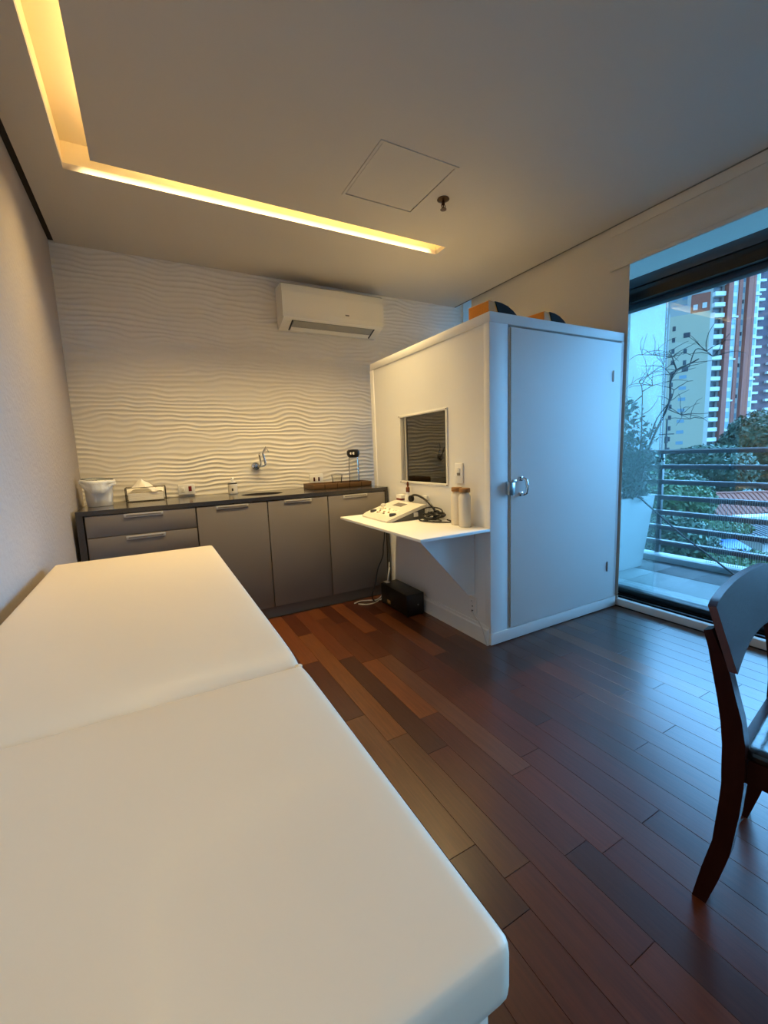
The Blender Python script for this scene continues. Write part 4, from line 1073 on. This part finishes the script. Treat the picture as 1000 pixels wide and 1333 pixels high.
t = thing('tarpaulin', 'blue tarpaulin roof seen between the lowest railing slats', 'tarpaulin', (21.6, 4.75, -9.0), RZ)
m = MB(); m.add([(-1.9, -0.7, 5.62), (0.6, -0.7, 5.55), (0.7, 0.6, 5.85), (-1.8, 0.6, 5.9), (-1.9, -0.7, 5.65), (0.6, -0.7, 5.58), (0.7, 0.6, 5.88), (-1.8, 0.6, 5.93)], [(3, 2, 1, 0), (4, 5, 6, 7), (0, 1, 5, 4), (1, 2, 6, 5), (2, 3, 7, 6), (3, 0, 4, 7)]); m.build('sheet', M_BLUE, t, local=True)
for x, y in ((-1.8, -0.6), (0.5, -0.6), (0.55, 0.5), (-1.7, 0.5)): MB().tube([(x, y, 0), (x, y, 5.6)], 0.03, 6).build('pole', M_POST, t, local=True)
t = thing('utility_pole', 'tall thin utility pole standing in front of the cream tower', 'pole', (48.8, 21.9, -9.0), RZ)
MB().tube([(0, 0, 0), (0, 0, 12.6)], [0.14, 0.08], 8).build('mast', M_POST, t, local=True)
m = MB(); m.box(-0.8, 0.8, -0.05, 0.05, 11.0, 11.1); m.box(-0.12, 0.12, -0.1, 0.1, 10.1, 10.8); m.build('crossarm', M_POST, t, local=True)

WM = {}
def win_mesh(w, h, m_glass, key):
    if key in WM: return WM[key]
    m = MB(); m.box(-w/2, w/2, -0.06, 0.05, 0, h); WM[key] = m.mesh('window', m_glass); return WM[key]
FW = Vector((0.4777, 0.8785, 0)); RT = Vector((0.8785, -0.4777, 0))
# cream tower
cr = thing('apartment_tower', 'cream apartment tower with a blank side and small dark windows', 'building', (134.0, 61.5, -9.0), RZ-0.60, 'towers beyond the balcony')
MB().box(-5.3, 3.7, 0.0, 12, 0, 44.7).build('walls', M_BEIGE, cr, local=True)
m = MB(); m.box(-5.5, -5.3, -0.2, 12, 0, 45.5); m.box(3.7, 4.7, 0.5, 12, 0, 44.1); m.build('white_edge', M_WHITEF, cr, local=True)  # white strips on the tower's edges; the right one paints its lit edge
wa = win_mesh(0.75, 1.25, M_WINDK, 'a'); wbm = win_mesh(1.5, 1.3, M_WINDK, 'b'); wc = win_mesh(1.7, 0.9, M_WINBL, 'c')
for k in range(13):
    z = 40.8-3.03*k
    place('window', wa, cr, (-4.2, 0, z))
    if k in (0, 3): place('window', wbm, cr, (-1.2, 0, z-2.2))
    elif k > 3: place('window', wc, cr, (-1.6, 0, z-1.0))
    if k in (1, 2): place('window', wa, cr, (-1.4, 0, z-3.4))
MB().box(-0.6, 3.6, 1.2, 8, 44.7, 49.8).build('brick_penthouse', M_BRICK, cr, local=True)
MB().box(-5.2, 3.6, 8.01, 11, 44.7, 48.1).build('roof_storey', M_PALEF, cr, local=True)
MB().box(-5.4, -0.7, 0.2, 0.5, 44.7, 47.1).build('parapet', M_PALEF, cr, local=True)
for x, z in ((0.4, 45.7), (2.4, 45.9)): place('window', win_mesh(1.0, 1.4, M_WHITEF, 'd'), cr, (x, 1.2, z))
# pale block behind
pb = thing('apartment_tower', 'pale blue tower with a glass topped roof behind the cream tower', 'building', (157.0, 86.0, -9.0), RZ-0.50, 'towers beyond the balcony')
MB().box(5.0, 15, 0, 10, 0, 64).build('walls', M_PALEF, pb, local=True)
m = MB(); m.box(5.2, 14.8, 0.2, 0.5, 64, 67.5); m.box(5.2, 5.5, 0.5, 9, 64, 67.5); m.box(14.5, 14.8, 0.5, 9, 64, 67.5); m.build('glass_parapet', M_WHITEF, pb, local=True)
for k in range(4):
    for x in (6.5, 9.5, 12.5): place('window', win_mesh(1.4, 1.5, M_WINBL, 'e'), pb, (x, 0, 60-3.0*k))
# brick tower
bk = thing('apartment_tower', 'red brick tower with white bays and stacked balconies', 'building', (153.9, 61.4, -9.0), RZ, 'towers beyond the balcony')
MB().box(-4.4, 8.0, 1.0, 12, 0, 68).build('walls', M_PALEF, bk, local=True)
for x0_, x1_, f in ((-1.3, 0.1, -0.6), (2.0, 3.0, -0.3), (4.2, 5.6, -0.9), (6.0, 6.7, -0.5)):
    MB().box(x0_, x1_, f, 1.0, 0, 67 if x0_ < 4 else 70).build('brick_pier', M_BRICK, bk, local=True)
MB().box(-5.4, -1.35, 0.2, 1.2, 62.0, 66.5).build('brick_crown', M_BRICK, bk, local=True)
m = MB(); m.box(0.15, 1.95, 0.0, 1.0, 0, 66); m.box(3.05, 4.15, 0.2, 1.0, 0, 66); m.box(6.75, 8.3, 0.1, 1.0, 0, 66); m.build('white_bay', M_WHITEF, bk, local=True)
bm_ = MB(); bm_.box(-1.55, 1.55, -1.2, 0, 0, 0.18); bm_.box(-1.55, 1.55, -1.2, -1.1, 0.18, 1.15); bm_.box(-1.55, -1.45, -1.1, 0, 0.18, 1.15); bm_.box(1.45, 1.55, -1.1, 0, 0.18, 1.15)
balm = bm_.mesh('balcony', M_WHITEF)
dk_ = win_mesh(2.4, 1.6, M_WINDK, 'f'); wb1 = win_mesh(1.1, 1.9, M_WINBL, 'g'); wb2 = win_mesh(0.7, 1.5, M_WINBL, 'h'); wb3 = win_mesh(0.6, 1.1, M_WINDK, 'i')
bnd = MB().box(-1.2, 1.2, -0.35, 0, 0, 0.5).mesh('band', M_WHITEF)
for k in range(20):
    z = 4.0+3.0*k
    place('balcony', balm, bk, (-3.3, 1.0, z)); place('window', dk_, bk, (-3.3, 1.0, z+1.2))
    place('window', wb1, bk, (1.05, 0.0, z+0.8)); place('window', wb2 if k % 3 else wb3, bk, (3.6, 0.2, z+0.6)); place('window', wb1, bk, (7.4, 0.1, z+0.8))
    if k % 4 == 1: place('band', bnd, bk, (1.0, 0.0, z+2.7))
    if k % 4 == 3: place('band', bnd, bk, (7.4, 0.1, z+2.7))
# dark tower at the right edge
dt = thing('apartment_tower', 'dark brown tower with white balcony slabs at the right edge', 'building', (192.0, 66.5, -9.0), RZ, 'towers beyond the balcony')
MB().box(-10.0, 16, 0, 14, 0, 76).build('walls', M_DARKF, dt, local=True)
bs = MB().box(-1.4, 1.4, -1.0, 0, 0, 0.8).mesh('balcony', M_WHITEF)
for k in range(19):
    for x in (-9.0, -3.5, 2.0): place('balcony', bs, dt, (x, 0, 16+3.1*k+(x+9)*0.1))
# pale tower seen at the planter side
lt = thing('apartment_tower', 'pale tower with three wide windows beside the booth edge', 'building', (55.9, 36.9, -9.0), RZ-0.52, 'towers beyond the balcony')
MB().box(-6, 5.3, 0, 8, 0, 34).build('walls', M_PALEF, lt, local=True)
wl = MB(); wl.box(-0.9, 0.9, -0.1, 0.05, 0, 1.6); wlm = wl.mesh('window', M_WINBL)
wd_ = MB(); wd_.box(-0.8, 0.8, -0.1, 0.05, 0, 1.3); wdm = wd_.mesh('window', M_WINDK)
for k in range(8):
    for x in (4.0, 1.0): place('window', wlm if k % 2 else wdm, lt, (x, 0, 5.5+3.3*k))
